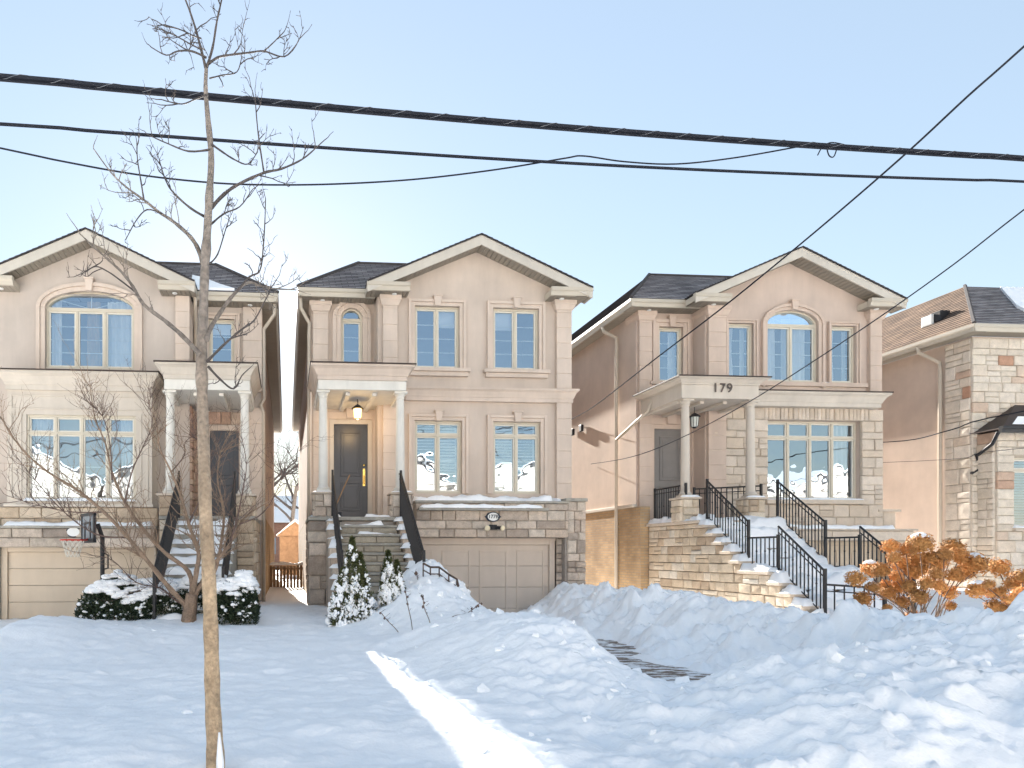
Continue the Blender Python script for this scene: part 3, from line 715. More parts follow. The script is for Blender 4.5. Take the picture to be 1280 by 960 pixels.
    for sg, xw, ys in ((-1, xl, yf if left else yfr), (1, xr, yfr if left else yf)):
        xo = xw+sg*oh; gb = MB(); gutter_y(gb, ys-.01, YB+oh, xo+sg*.02, zt+.014, sg); gb.build('side_gutter', 'gutter', house)
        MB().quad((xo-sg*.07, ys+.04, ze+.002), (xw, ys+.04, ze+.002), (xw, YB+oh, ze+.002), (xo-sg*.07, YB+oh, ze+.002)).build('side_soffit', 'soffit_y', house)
mat('hipcap', (.075, .068, .068), .95, .2, 8, .3, 40)
def baluster_mesh(h, knob):
    b = MB(); t = .0085; b.box(-t, t, -t, t, 0, h)
    if knob is not None:
        z = h*knob; i = len(b.v); r = .026
        b.v += [(0, 0, z-.045), (r, 0, z), (0, r, z), (-r, 0, z), (0, -r, z), (0, 0, z+.045)]
        for k in range(4):
            p, q = 1+k, 1+(k+1) % 4; b.f += [(i, i+q, i+p), (i+5, i+p, i+q)]; b.uv += [None, None]
    return b
def railing(house, A, B, h=.92, gap=.115, m='iron', knobs=(.55, .3), posts=(True, True), low=.08, rails=2, label=None):
    """straight or raking iron railing from A to B (points on the floor line)"""
    A, B = Vector(A), Vector(B); up = Vector((0, 0, 1)); b = MB()
    b.tube([A+up*h, B+up*h], .020, 6)
    if rails > 1: b.tube([A+up*(h-.12), B+up*(h-.12)], .012, 5)
    b.tube([A+up*low, B+up*low], .012, 5); b.tube([A+up*low, A+up*h], .009, 4); b.tube([B+up*low, B+up*h], .009, 4); r = b.build('railing', m, house)
    if label: r['label'] = label
    n = max(2, int((B-A).length/gap)); hh = h-.02-low; kinds = {}
    for k in range(1, n):
        p = A.lerp(B, k/n)+up*low; kn = knobs[k % len(knobs)] if knobs and (k % 2 == 0) else None
        if kn not in kinds:
            o = baluster_mesh(hh, kn).build('baluster', m, None, origin=(0, 0, 0)); kinds[kn] = o.data; bpy.data.objects.remove(o)
        ob = bpy.data.objects.new('baluster', kinds[kn]); link(ob, r, p)
    for q, on in ((A, posts[0]), (B, posts[1])):
        if on: MB().box(q.x-.024, q.x+.024, q.y-.024, q.y+.024, q.z-.05, q.z+h+.05).build('post', m, r)
    return r
def downpipe(house, pts, r=.045, name='downpipe', m='downpipe'):
    return MB().tube(pts, r, 8).build(name, m, house, smooth=True)
def text(parent, body, loc, size, m, name='house_number', depth=.006, font_space=1.):
    cu = bpy.data.curves.new(name, 'FONT'); cu.body = body; cu.size = size; cu.align_x = 'CENTER'; cu.align_y = 'CENTER'; cu.extrude = depth; cu.offset = size*.008; cu.space_character = font_space
    tmp = bpy.data.objects.new('tmp', cu); COL.objects.link(tmp); dg = bpy.context.evaluated_depsgraph_get()
    me = bpy.data.meshes.new_from_object(tmp.evaluated_get(dg)); bpy.data.objects.remove(tmp)
    me.transform(Matrix.Rotation(R(90), 4, 'X')); me.materials.clear(); me.materials.append(MATS[m])
    o = bpy.data.objects.new(name, me); link(o, parent, loc); return o
def garage_door(house, x0, x1, z0, z1, Y, cols, m, fm, sections=4):
    fr = MB(); fr.box(x0-.14, x0, Y-.06, Y+.06, z0, z1+.12); fr.box(x1, x1+.14, Y-.06, Y+.06, z0, z1+.12); fr.box(x0, x1, Y-.06, Y+.06, z1, z1+.12)
    d = fr.build('garage_door', fm, house, bevel=.01); hh = (z1-z0)/sections
    for k in range(sections): MB().box(x0+.003, x1-.003, Y+.0, Y+.05, z0+k*hh+.004, z0+(k+1)*hh-.004).build('panel', m, d, bevel=.006)
    if cols:
        w = (x1-x0)/cols
        for c in range(cols):
            a, b_ = x0+c*w+w*.12, x0+(c+1)*w-w*.12; zb, zt = z0+.12, z1-.14; t = MB(); q = .05
            t.box(a, a+q, Y-.018, Y, zb, zt); t.box(b_-q, b_, Y-.018, Y, zb, zt); t.box(a+q, b_-q, Y-.018, Y, zb, zb+q); t.box(a+q, b_-q, Y-.018, Y, zt-q, zt)
            t.build('panel_moulding', m, d, bevel=.006)
    return d
def front_door(house, x0, x1, z0, z1, Y, m, tm, handle=True):
    b = MB(); t = .11; b.box(x0-t, x0+.006, Y-.072, Y+.05, z0, z1+t); b.box(x1-.006, x1+t, Y-.072, Y+.05, z0, z1+t); b.box(x0, x1, Y-.071, Y+.05, z1-.006, z1+t)
    MBd = MB().box(x0+.004, x1-.004, Y, Y+.05, z0, z1-.004); d = MBd.build('front_door', m, house)
    b.build('door_frame', tm, d, bevel=.01)
    w, h = x1-x0, z1-z0
    for za, zb in ((.46, .92), (.10, .40)):
        a, c, e, f = x0+w*.2, x1-w*.2, z0+h*za, z0+h*zb; p = MB(); q = .035
        p.box(a, a+q, Y-.022, Y, e, f); p.box(c-q, c, Y-.022, Y, e, f); p.box(a+q, c-q, Y-.022, Y, e, e+q); p.box(a+q, c-q, Y-.022, Y, f-q, f)
        p.box(a+.09, c-.09, Y-.014, Y, e+.09, f-.09); p.build('door_panel', m, d, bevel=.006)
    if handle:
        hx = x1-.10; p = MB(); p.box(hx-.03, hx+.03, Y-.012, Y-.001, z0+h*.36, z0+h*.54); p.tube([(hx, Y-.01, z0+h*.38), (hx, Y-.06, z0+h*.39), (hx, Y-.065, z0+h*.45), (hx, Y-.01, z0+h*.47)], .012, 6); p.build('door_handle', 'brass', d)
        MB().lathe(hx, Y-.02, [(.025, z0+h*.565), (.03, z0+h*.575), (.025, z0+h*.585)], 10).build('deadbolt', 'brass', d)
    return d
# ------------------------------------------------------------------ middle house
WALLM = 'stucco'
Y2, Yr2, Yp2, Yb2 = 16.0, 16.5, 14.5, 15.35
def mk_P(pk, end, YG, YRr, ge, re, wall, side, oh, left, YB, **k):
    Yf = YG-.45; xm = PX(pk[0], Yf); hw = PX(end[0], Yf)-xm; zp = PZ(pk[1], pk[0], Yf); zt = PZ(end[1], end[0], Yf)
    P = dict(g0=PX(ge[0], YG), g1=PX(ge[1], YG), Yg=YG, Yr=YRr, YB=YB, ze=zt-.2, xm=xm, hw=hw, zp=zp, wall=wall, side=side, oh=oh)
    if left: P['r0'] = PX(re, YRr); P['r1'] = P['g0']
    else: P['r0'] = P['g1']; P['r1'] = PX(re, YRr)
    P.update(k); return P
h2 = empty('house', (3.9, 16, 0), 'beige stucco house with lit porch lantern and number 177B over its garage', 'house', 'detached houses along the street')
P2 = mk_P((602, 293), (741, 360), Y2, Yr2, (472, 712), 389, 'stucco', 'side_stucco', .34, True, 33.5)
ze2 = P2['ze']
wA = RC(518, 383, 574, 461, Y2); wB = RC(616, 385, 673, 462, Y2)
lA = RC(518, 526, 577, 617, Y2); lB = RC(616, 528, 675, 619, Y2)
wB = (wB[0], wB[1], wA[2], wA[3]); lB = (lB[0], lB[1], lA[2], lA[3])
hg = [window(h2, *wA, Y2, inside=blind_in((.0, .28))), window(h2, *wB, Y2, inside=blind_in((.30, .0))),
      window(h2, *lA, Y2, transom=.36, rows=3, sill=False, sur_open=True, inside=shutters_in(2, (0,))), window(h2, *lB, Y2, transom=.36, rows=3, sill=False, sur_open=True, inside=shutters_in(2, (1,)))]
a0, a1, az0, az1 = RC(426, 399, 453, 461, Yr2); az0 -= .3
hr = [window(h2, a0, a1, az0, az1, Yr2, cols=1, rows=4, arch=(a1-a0)/2, sur=.22, sill=False, key=False, sur_open=True)]
fl2 = PZ(646, 450, Yp2)                                   # porch floor
dx0, dx1 = PX(417, Yr2), PX(460, Yr2); dz1 = PZ(530, 438, Yr2)
hr.append((dx0-.02, dx1+.02, fl2, dz1+.02))
P2['hg'], P2['hr'] = hg, hr
shell(h2, P2)
front_door(h2, dx0, dx1, fl2+.02, dz1, Yr2+.05, 'door_dark', 'cream')
MB().box(dx0-.3, dx0-.12, Yr2-.03, Yr2+.05, fl2, dz1+.3).box(dx1+.12, dx1+.3, Yr2-.03, Yr2+.05, fl2, dz1+.3).box(dx0-.12, dx1+.12, Yr2-.028, Yr2+.05, dz1+.12, dz1+.3).build('door_surround', 'trim', h2, bevel=.01)
kx = (dx0+dx1)/2; MB().prism([(kx-.11, dz1+.14), (kx+.11, dz1+.14), (kx+.15, dz1+.5), (kx-.15, dz1+.5)], Yr2-.09, Yr2).build('keystone', 'trim', h2, bevel=.01)
bz1 = PZ(487, 610, Y2); bz0 = PZ(503, 610, Y2)            # cornice band between the storeys
pr_top = PZ(457, 450, Yp2)
pilaster(h2, PX(391, Yr2), PX(410, Yr2), Yr2, pr_top-.1, ze2, side=-1)
pilaster(h2, PX(478, Y2), PX(496, Y2), Y2, pr_top-.2, ze2, side=-1)
pilaster(h2, PX(694, Y2), PX(712.6, Y2), Y2, bz1+.03, ze2, side=1)
pilaster(h2, PX(694, Y2), PX(712.6, Y2), Y2, PZ(645, 700, Y2), bz0, side=1, cap=False)
pilaster(h2, PX(478, Y2), PX(496, Y2), Y2, fl2, pr_top-.5, side=-1, cap=False)
pilaster(h2, PX(391, Yr2), PX(402, Yr2), Yr2, fl2, pr_top-.5, side=-1, cap=False)
cornice('band_cornice', h2, PX(506, Y2), PX(713, Y2)+.02, Y2-.11, Y2+.02, bz0, bz1, 'trim', .12, left=False, flash=False)
# porch
def porch(house, xl, xr, Yp, Yw, zt, zb, fr, m1, m2, cols, floor, ped, zc=None):
    c = cornice('porch_roof', house, xl, xr, Yp, Yw, fr, zt, m1, .16)
    MB().box(xl+.015, xr-.015, Yp+.02, Yw, zb, fr-.001).build('porch_beam', m2, house, bevel=.01)
    b = MB(); t = .26; zc = zb-.001
    MB().quad((xl+.03, Yp+.03, zc), (xl+.03, Yw, zc), (xr-.03, Yw, zc), (xr-.03, Yp+.03, zc)).build('porch_ceiling', m2, house)
    n = 3
    for k in range(n+1):
        x = xl+.1+(xr-xl-.2)*k/n; MB().box(x-.05, x+.05, Yp+.28, Yw-.02, zc-.07, zc-.002).build('ceiling_batten', m2, house)
    for x in cols: column(house, x, Yp+.22, ped, zb-.001, .105, m2)
    return c
zfr = PZ(475, 450, Yp2); zbm = PZ(487, 450, Yp2); cx1, cx2 = PX(404, Yp2+.22), PX(500, Yp2+.22); ped2 = PZ(616, 450, Yp2+.22)
porch(h2, PX(397, Yp2), PX(509, Yp2), Yp2, Yr2, pr_top, zbm, zfr, 'trim', 'offwhite', (cx1, cx2), fl2, ped2)
sgrp = MB().box(PX(386, Yp2)+.06, PX(517, Yp2)-.06, Yp2+.06, Yr2+.3, -.6, fl2-.09).build('podium', 'mortar', h2)
MB().box(PX(386, Yp2)-.02, PX(517, Yp2)+.02, Yp2-.05, Yr2, fl2-.085, fl2).build('podium_slab', 'slab', h2, bevel=.012)
xl_, xr_ = PX(386, Yp2), PX(517, Yp2)
sx0, sx1 = PX(422, Yp2), PX(494, Yp2)                      # stairs
ashlar(sgrp, (xl_, Yp2+.06, -.5), (1, 0, 0), (0, -1, 0), sx0-xl_-.02, fl2-.6+.5, 'stone', (.22, .42), (.25, .5))
put_stone(sgrp, (xl_-.02, Yp2+.06, 0), (1, 0, 0), (0, -1, 0), 0, sx0-xl_+.02, fl2-.58, fl2-.34, 'stone'); put_stone(sgrp, (xl_, Yp2+.06, 0), (1, 0, 0), (0, -1, 0), 0, sx0-xl_, fl2-.33, fl2-.1, 'stone')
ashlar(sgrp, (xl_+.06, Yr2, -.5), (0, -1, 0), (-1, 0, 0), Yr2-Yp2-.06, fl2-.1+.5, 'stone', (.2, .34), (.3, .6))
ashlar(sgrp, (sx1+.02, Yp2+.06, .2), (1, 0, 0), (0, -1, 0), xr_-sx1-.04, fl2-.1-.2, 'stone', (.15, .25), (.2, .4))
for cx_ in (cx1, cx2):
    y_ = Yp2+.22; p = MB().box(cx_-.2, cx_+.2, y_-.2, y_+.2, fl2, ped2-.055).build('pedestal', 'mortar', h2)
    for nn, uu, oo in (((0, -1, 0), (1, 0, 0), (cx_-.21, y_-.19, fl2)), ((-1, 0, 0), (0, -1, 0), (cx_-.19, y_+.21, fl2)), ((1, 0, 0), (0, 1, 0), (cx_+.19, y_-.21, fl2))):
        ashlar(p, oo, uu, nn, .42, ped2-.055-fl2, 'stone', (.2, .25), (.2, .42))
    MB().box(cx_-.27, cx_+.27, y_-.27, y_+.27, ped2-.05, ped2-.002).build('pedestal_cap', 'limestone', h2, bevel=.012)
    snowcap(cx_-.26, cx_+.26, y_-.26, y_-.1, ped2-.004, .03, p)
# stairs towards the street
nst = 11; rise = (fl2-.25)/nst; tread = .275
st2 = MB().box(sx0+.05, sx1-.05, Yp2-.02, Yp2+.06, -.3, fl2-.12).build('staircase', 'mortar', h2)
for k in range(nst):
    zt_ = fl2-(k+1)*rise; yf_ = Yp2-.04-(k+1)*tread
    MB().box(sx0-.02, sx1+.02, yf_-.03, yf_+tread+.04, zt_-.055, zt_).build('step', 'slab', st2, bevel=.01)
    MB().box(sx0+.03, sx1-.03, yf_+.06, yf_+tread+.02, -.2, zt_-.056).build('riser_core', 'mortar', st2)
    ashlar(st2, (sx0, yf_+.06, zt_-rise+.0), (1, 0, 0), (0, -1, 0), sx1-sx0, rise-.056, 'step_stone', (.12, .16), (.32, .6), name='riser_block')
    # cheek stone and the snow lying on both ends of the tread
    MB().box(sx0-.26, sx0-.02, yf_, yf_+tread-.004, -.3, zt_+.10).build('cheek_block', 'stone', st2, bevel=.02)
    MB().box(sx1+.02, sx1+.26, yf_, yf_+tread-.004, -.3, zt_+.10).build('cheek_block', 'stone', st2, bevel=.02)
    snowcap(sx0-.27-random.uniform(0, .04), sx0+random.uniform(.0, .06), yf_-random.uniform(.02, .05), yf_+tread+.06, zt_+.09, random.uniform(.06, .12), st2, .6)
    snowcap(sx1-random.uniform(.0, .07), sx1+.27+random.uniform(0, .03), yf_-random.uniform(.02, .05), yf_+tread+.06, zt_+.09, random.uniform(.06, .12), st2, .6)
    if k in (0, 1): snowcap(sx0+.1+.3*k, sx1-.3*(1-k), yf_, yf_+tread, zt_-.01, .05, st2, .8)
snowcap(xl_, sx0+.1, Yp2-.03, Yp2+.5, fl2-.01, .07, sgrp, .5); snowcap(sx0+.6, xr_-.5, Yp2-.03, Yp2+.3, fl2-.01, .05, sgrp, .7)
yb_ = Yp2-.04-9*tread; zb_ = fl2-9*rise
railing(h2, (sx0-.12, Yp2-.05, fl2+.06), (sx0-.12, yb_, zb_+.06), .95, .12, knobs=None)
railing(h2, (sx1+.12, Yp2-.05, fl2+.06), (sx1+.12, yb_, zb_+.06), .95, .12, knobs=None)
railing(h2, (sx1+.12, Yp2-.06, fl2+.02), (sx1+.12, Yp2+.3, fl2+.02), .98, .12, knobs=None)
# low rusty rail by the bottom of the stairs, ending in a scroll
lr = MB(); ax, ay = PX(530, 11.2), 11.2; pth = [PT(529, 704, 11.2), PT(538, 709, 11.1), PT(549, 709, 11.0), PT(561, 718, 10.8), PT(571, 724, 10.6), PT(573, 732, 10.55), PT(569, 738, 10.55), PT(572, 741, 10.55)]
lr.tube(pth, .018, 6); lr.tube([p-Vector((0, 0, .12)) for p in pth[:5]], .012, 5); l2 = lr.build('scroll_railing', 'rusty_iron', h2); l2['label'] = 'low rusty railing ending in a scroll'
for k, t in enumerate((0, 1, 2, 3, 4)):
    p = pth[t]; MB().tube([p, (p.x, p.y, p.z-.75)], .013, 5).build('baluster', 'rusty_iron', l2)
# projecting stone base with garage
bx0, bx1 = PX(517, Yb2)+.05, PX(712, Yb2); px0, px1 = PX(705, Yb2-.06), PX(733, Yb2-.06)
ztop = PZ(626, 610, Yb2); zmid = PZ(637, 610, Yb2); zlin = PZ(672, 610, Yb2)
gx0, gx1 = PX(500, Yb2+.3), PX(687, Yb2+.3); gz1 = PZ(681, 610, Yb2+.3)
b = MB(); b.box(bx0, px1-.06, Yb2+.04, Y2+.3, zlin+.01, ztop-.06); b.box(px0+.06, px1-.06, Yb2+.02, Y2+.3, -.6, zlin+.02); b.box(sx1+.3, gx0-.14, Yb2+.1, Y2+.3, -.6, zlin+.01)
base = b.build('stone_base', 'mortar', h2)
MB().box(bx0-.02, PX(712, Yb2), Yb2-.05, Y2-.005, ztop-.058, ztop).build('ledge', 'slab', base, bevel=.01)
ashlar(base, (bx0, Yb2+.04, zlin), (1, 0, 0), (0, -1, 0), px1-.28-bx0, ztop-.06-zlin, 'stone', (.15, .24), (.22, .75))
MB().box(bx0+.05, PX(690, Yb2-.3), Yb2-.14, Yb2+.03, zmid-.03, zmid+.04).build('ledge', 'slab', base, bevel=.01)
ashlar(base, (px1-.46, Yb2+.02, -.5), (1, 0, 0), (0, -1, 0), .46, PZ(627, 722, Yb2)+.5, 'stone', (.16, .26), (.16, .3))
ashlar(base, (gx1+.15, Yb2+.28, -.5), (1, 0, 0), (0, -1, 0), px1-.46-gx1-.15, zlin+.5, 'stone', (.16, .26), (.16, .3))
ashlar(base, (px1-.06, Yb2+.04, -.5), (0, 1, 0), (1, 0, 0), 1., PZ(627, 722, Yb2)+.5, 'stone', (.18, .26), (.25, .5))
b = MB().box(px1-.5, px1-.06, Yb2+.03, Y2+.2, zlin, PZ(627, 722, Yb2)); b.build('pier', 'mortar', base)
MB().box(px1-.52, px1+.03, Yb2-.08, Y2+.1, PZ(627, 722, Yb2), PZ(623, 722, Yb2)).build('pier_cap', 'slab', base, bevel=.01)
snowcap(bx0+.02, PX(682, Y2), Yb2+.1, Y2-.01, ztop-.005, .12, base, .35); snowcap(PX(686, Y2), PX(708, Y2), Yb2+.2, Y2-.01, ztop-.005, .09, base, .4)
snowcap(bx0+.08, PX(683, Yb2-.3), Yb2-.15, Yb2-.0, zmid+.03, .09, base, .3)
MB().box(gx0-.2, gx1+.2, Yb2+.28, Yb2+.45, gz1+.1, zlin+.0).build('lintel_back', 'garage', base)
garage_door(h2, gx0, gx1, -.25, gz1, Yb2+.36, 4, 'garage', 'garage')
# oval number plaque
pc = PT(616, 646, Yb2-.04); pl = empty('house_number_plaque', pc, 'oval blue and white number plaque reading 177B on the stone above the garage', 'plaque')
b = MB(); el = lambda rx, rz, n=28: [(pc.x+rx*math.cos(2*math.pi*k/n), pc.z+rz*math.sin(2*math.pi*k/n)) for k in range(n)]
b.prism(el(.17, .125), pc.y-.03, pc.y+.02); b.prism([(pc.x-.20, pc.z), (pc.x-.13, pc.z-.07), (pc.x-.13, pc.z+.07)], pc.y-.028, pc.y+.018); b.prism([(pc.x+.20, pc.z), (pc.x+.13, pc.z+.07), (pc.x+.13, pc.z-.07)], pc.y-.028, pc.y+.018); b.build('backing', 'navy', pl)
MB().prism(el(.135, .098), pc.y-.036, pc.y-.029).build('face', 'white_paint', pl); text(pl, '177B', (pc.x, pc.y-.042, pc.z), .125, 'navy')
fc = PT(616, 659, Yb2-.06); fl = empty('floodlight', fc, 'twin head security floodlight with cream lenses under the oval number plaque', 'floodlight')
MB().box(fc.x-.09, fc.x+.09, fc.y-.05, fc.y+.03, fc.z-.06, fc.z+.06).build('junction_box', 'dark_metal', fl)
for sg in (-1, 1):
    MB().tube([(fc.x+sg*.05, fc.y-.04, fc.z), (fc.x+sg*.15, fc.y-.11, fc.z-.02), (fc.x+sg*.19, fc.y-.17, fc.z-.03)], [.03, .045, .065], 10).build('lamp_head', 'dark_metal', fl); MB().tube([(fc.x+sg*.188, fc.y-.166, fc.z-.0295), (fc.x+sg*.200, fc.y-.19, fc.z-.033)], [.070, .05], 12).build('lens', 'lens', fl)
# porch lantern, lit
def lantern(px, py0, py1, Y, label, lit, grp):
    t = PT(px, py0, Y); bot = PZ(py1, px, Y); r0 = empty('porch_lantern', t, label, 'lantern', grp); H = t.z-bot; lh = min(.36, H*.5); x, y = t.x, t.y; zt = bot+lh
    MB().lathe(x, y, [(.07, t.z-.02), (.05, t.z)], 10).build('canopy', 'dark_metal', r0); MB().tube([(x, y, t.z), (x, y, zt+.02)], .008, 5).build('chain', 'dark_metal', r0)
    MB().lathe(x, y, [(.15, zt-.06), (.13, zt-.03), (.05, zt+.03), (.02, zt+.05)], 8).build('hood', 'dark_metal', r0)
    g = MB(); g.lathe(x, y, [(.06, bot), (.085, bot+.03), (.10, zt-.065)], 8).build('lamp_glass', 'bulb' if lit else 'lampglass', r0)
    c = MB()
    for k in range(8):
        a = 2*math.pi*(k+.0)/8; c.tube([(x+.064*math.cos(a), y+.064*math.sin(a), bot), (x+.088*math.cos(a), y+.088*math.sin(a), bot+.03), (x+.104*math.cos(a), y+.104*math.sin(a), zt-.06)], .006, 4)
    c.lathe(x, y, [(.03, bot-.03), (.065, bot)], 8); c.build('cage', 'dark_metal', r0)
    if lit:
        li = bpy.data.lights.new('lantern_bulb', 'POINT'); li.energy = 6; li.color = (1, .66, .3); li.shadow_soft_size = .05; lo = bpy.data.objects.new('lantern_bulb', li); link(lo, r0, (x, y, bot-.06))
mat('lampglass', (.55, .58, .55), .2, .1, 8, 0)
lantern(447, 493, 523, 15.4, 'lit amber porch lantern hanging over the dark front door', True, 'porch lanterns')
# downpipe and leaning snow shovel by the door
xw = P2['r0']
downpipe(h2, [(xw-.28, Yr2-.30, ze2+.02), (xw-.27, Yr2-.29, ze2-.25), (xw-.05, Yr2-.06, ze2-.55), (xw-.06, Yr2-.05, ze2-.8), (xw-.06, Yr2-.05, 1.0)])
p0, p1 = PT(416, 640, 14.6), PT(437, 594, 15.6); sh = empty('snow_shovel', p0, 'wooden handled snow shovel leaning across the dark front door', 'shovel')
MB().tube([p0, p1], .016, 6).build('handle', 'wood_fence', sh); MB().prismx([(p0.y-.1, p0.z-.28), (p0.y-.02, p0.z), (p0.y+.0, p0.z), (p0.y-.07, p0.z-.28)], p0.x-.2, p0.x+.2).build('blade', 'dark_metal', sh)
# ------------------------------------------------------------------ right house with number 179
WALLM = 'stucco_tan'
Y3, Yr3, Yp3 = 16.75, 17.25, 15.3
h3 = empty('house', (12.8, 16.75, 0), 'tan stucco house numbered 179 with iron stair railings and pale stone front', 'house', 'detached houses along the street')
P3 = mk_P((1003, 309), (1133, 374), Y3, Yr3, (881, 1098), 795, 'stucco_tan', 'side_stucco', .40, True, 34.5, ret=1.0)
ze3 = P3['ze']; xl3 = P3['r0']; xr3 = P3['g1']
def cur(a, b, c, d): return drapes_in((a, b, 'curtain', 0), (c, d, 'curtain', 0))
l = RC(910, 405, 941, 476, Y3); r = RC(1038, 408, 1069, 479, Y3); c = RC(958, 406, 1022, 478, Y3); zb3 = c[2]; zt3 = c[3]
hg = [window(h3, l[0], l[1], zb3, zt3, Y3, cols=1, rows=4, sur=.10, sill=False, key=False, tm='trim_tan', inside=drapes_in((0, .45, 'curtain', .15), (.8, 1, 'curtain', 0))),
      window(h3, r[0], r[1], zb3, zt3, Y3, cols=1, rows=4, sur=.10, sill=False, key=False, tm='trim_tan', inside=drapes_in((0, .5, 'curtain', .1), (.85, 1, 'curtain', 0))),
      window(h3, c[0], c[1], zb3, zt3, Y3, cols=2, rows=4, arch=.40, sur=.16, sill=False, key=True, tm='trim_tan', inside=drapes_in((0, .28, 'curtain', .0), (.42, .95, 'curtain', 0)))]
lw = RC(958, 526, 1074, 625, Y3)
hg.append(window(h3, *lw, Y3, cols=4, transom=.46, rows=1, sur=0, sill=False, key=False, ins=.12, inside=drapes_in((0, .05, 'curtain', 0), (.78, 1, 'curtain', 0))))
s3 = RC(823, 409, 853, 478, Yr3)
hr = [window(h3, *s3, Yr3, cols=1, rows=4, sur=.2, sill=True, key=True, tm='trim_tan', inside=drapes_in((.65, 1, 'curtain', .0)))]
fl3 = PZ(650, 868, Yp3-.6)
d0, d1 = PX(816, Yr3+.05), PX(857, Yr3+.05); dz = PZ(536, 836, Yr3); hr.append((d0-.02, d1+.02, fl3, dz+.02))
P3['hg'], P3['hr'] = hg, hr; P3['sidez'] = -.6
shell(h3, P3)
front_door(h3, d0, d1, fl3+.02, dz, Yr3+.05, 'door_grey', 'trim_tan', handle=False)
MB().box(d0-.3, d0-.12, Yr3-.03, Yr3+.05, fl3, dz+.3).box(d1+.12, d1+.3, Yr3-.03, Yr3+.05, fl3, dz+.3).box(d0-.12, d1+.12, Yr3-.028, Yr3+.05, dz+.12, dz+.3).build('door_surround', 'trim_tan', h3, bevel=.01)
kx = (d0+d1)/2; MB().prism([(kx-.12, dz+.12), (kx+.12, dz+.12), (kx+.17, dz+.5), (kx-.17, dz+.5)], Yr3-.1, Yr3).build('keystone', 'trim_tan', h3, bevel=.01)
# long sill panel below the upper windows
sp = RC(905, 480, 1085, 487, Y3); MB().box(PX(905, Y3), PX(1082, Y3), Y3-.09, Y3, zb3-.12, zb3-.002).box(PX(908, Y3), PX(1079, Y3), Y3-.05, Y3, zb3-.35, zb3-.121).build('sill_course', 'trim_tan', h3, bevel=.01)
snowcap(PX(1024, Y3), PX(1036, Y3), Y3-.08, Y3, zb3-.005, .03, h3)
pt3 = PZ(473, 900, Yp3)
pilaster(h3, PX(797, Yr3), PX(813, Yr3), Yr3, fl3, ze3, 'trim_tan', side=-1)
pilaster(h3, PX(883, Y3), PX(905, Y3), Y3, fl3, ze3, 'trim_tan', side=-1)
cz1 = PZ(490, 1040, Y3-.45); cz0 = PZ(507, 1040, Y3-.45)
pilaster(h3, PX(1084, Y3), PX(1098.6, Y3), Y3, cz1+.03, ze3, 'trim_tan', side=1)
# porch: number board, columns, podium, straight stairs
zf3, zb_3 = PZ(478, 900, Yp3), PZ(498, 900, Yp3); xpl, xpr = PX(852, Yp3), PX(950, Yp3)
c1, c2 = PX(856.5, Yp3+.22), PX(938, Yp3+.22); ped3 = PZ(622, 857, Yp3+.22)
zfr3 = pt3-.16
porch(h3, xpl, xpr, Yp3, Yr3, pt3, zb_3, zfr3, 'cream', 'cream', (c1, c2), fl3, ped3)
text(h3, '179', (PX(902, Yp3)+.02, Yp3-.012, PZ(485.5, 902, Yp3)), .32, 'numeral', font_space=1.15)
cornice('bay_cornice', h3, xpr+.02, PX(1100, Y3-.3)+.02, Y3-.32, Y3+.02, cz0, cz1, 'cream', .16, left=False)
lantern(868, 503, 534, 16.2, 'unlit glass porch lantern hanging beside the left column under the number 179', False, 'porch lanterns')
# lower stone front round the big window
zsl = PZ(638, 1020, Y3-.1); zlo = PZ(660, 1040, Y3-.5)
st3 = MB().quad((c2, Y3-.02, zlo-.2), (xr3+.06, Y3-.02, zlo-.2), (xr3+.06, Y3-.02, lw[2]), (c2, Y3-.02, lw[2])).quad((c2, Y3-.02, lw[2]), (lw[0], Y3-.02, lw[2]), (lw[0], Y3-.02, cz0), (c2, Y3-.02, cz0)).quad((lw[1], Y3-.02, lw[2]), (xr3+.06, Y3-.02, lw[2]), (xr3+.06, Y3-.02, cz0), (lw[1], Y3-.02, cz0)).quad((lw[0], Y3-.02, lw[3]), (lw[1], Y3-.02, lw[3]), (lw[1], Y3-.02, cz0), (lw[0], Y3-.02, cz0)).build('stone_front', 'mortar_light', h3)
u0 = PX(884, Y3); Lw = xr3+.07-u0
ashlar(st3, (u0, Y3-.02, zlo), (1, 0, 0), (0, -1, 0), Lw, cz0-zlo, 'limestone', (.20, .30), (.28, .62), holes=[(lw[0]-u0-.01, lw[1]-u0+.01, lw[2]-zlo-.13, lw[3]-zlo), (lw[0]-u0-.12, lw[1]-u0+.22, lw[3]-zlo, lw[3]-zlo+.34)], joint=.010)
k = lw[0]-.12
while k < lw[1]+.2:      # soldier course over the window
    w_ = random.uniform(.09, .15); put_stone(st3, (0, Y3-.02, lw[3]), (1, 0, 0), (0, -1, 0), k+.005, min(k+w_, lw[1]+.22)-.005, .006, .333, 'limestone', name='soldier_stone'); k += w_
MB().box(lw[0]-.1, lw[1]+.12, Y3-.16, Y3+.1, lw[2]-.12, lw[2]-.002).build('window_sill', 'limestone', h3, bevel=.012)
snowcap(lw[0]-.08, lw[1]+.08, Y3-.15, Y3+.08, lw[2]-.006, .05, h3)
ashlar(st3, (xr3+.05, Y3-.02, zlo), (0, 1, 0), (1, 0, 0), 1.2, cz0-zlo, 'limestone', (.2, .3), (.3, .6))
MB().box(xr3-.1, PX(1126, Y3-.1), Y3-.12, Y3+.6, PZ(640, 1110, Y3), PZ(637, 1110, Y3)).box(xr3+.11, PX(1122, Y3-.1), Y3-.04, Y3+.5, zlo, PZ(640, 1110, Y3)).build('side_ledge', 'limestone', st3, bevel=.01)
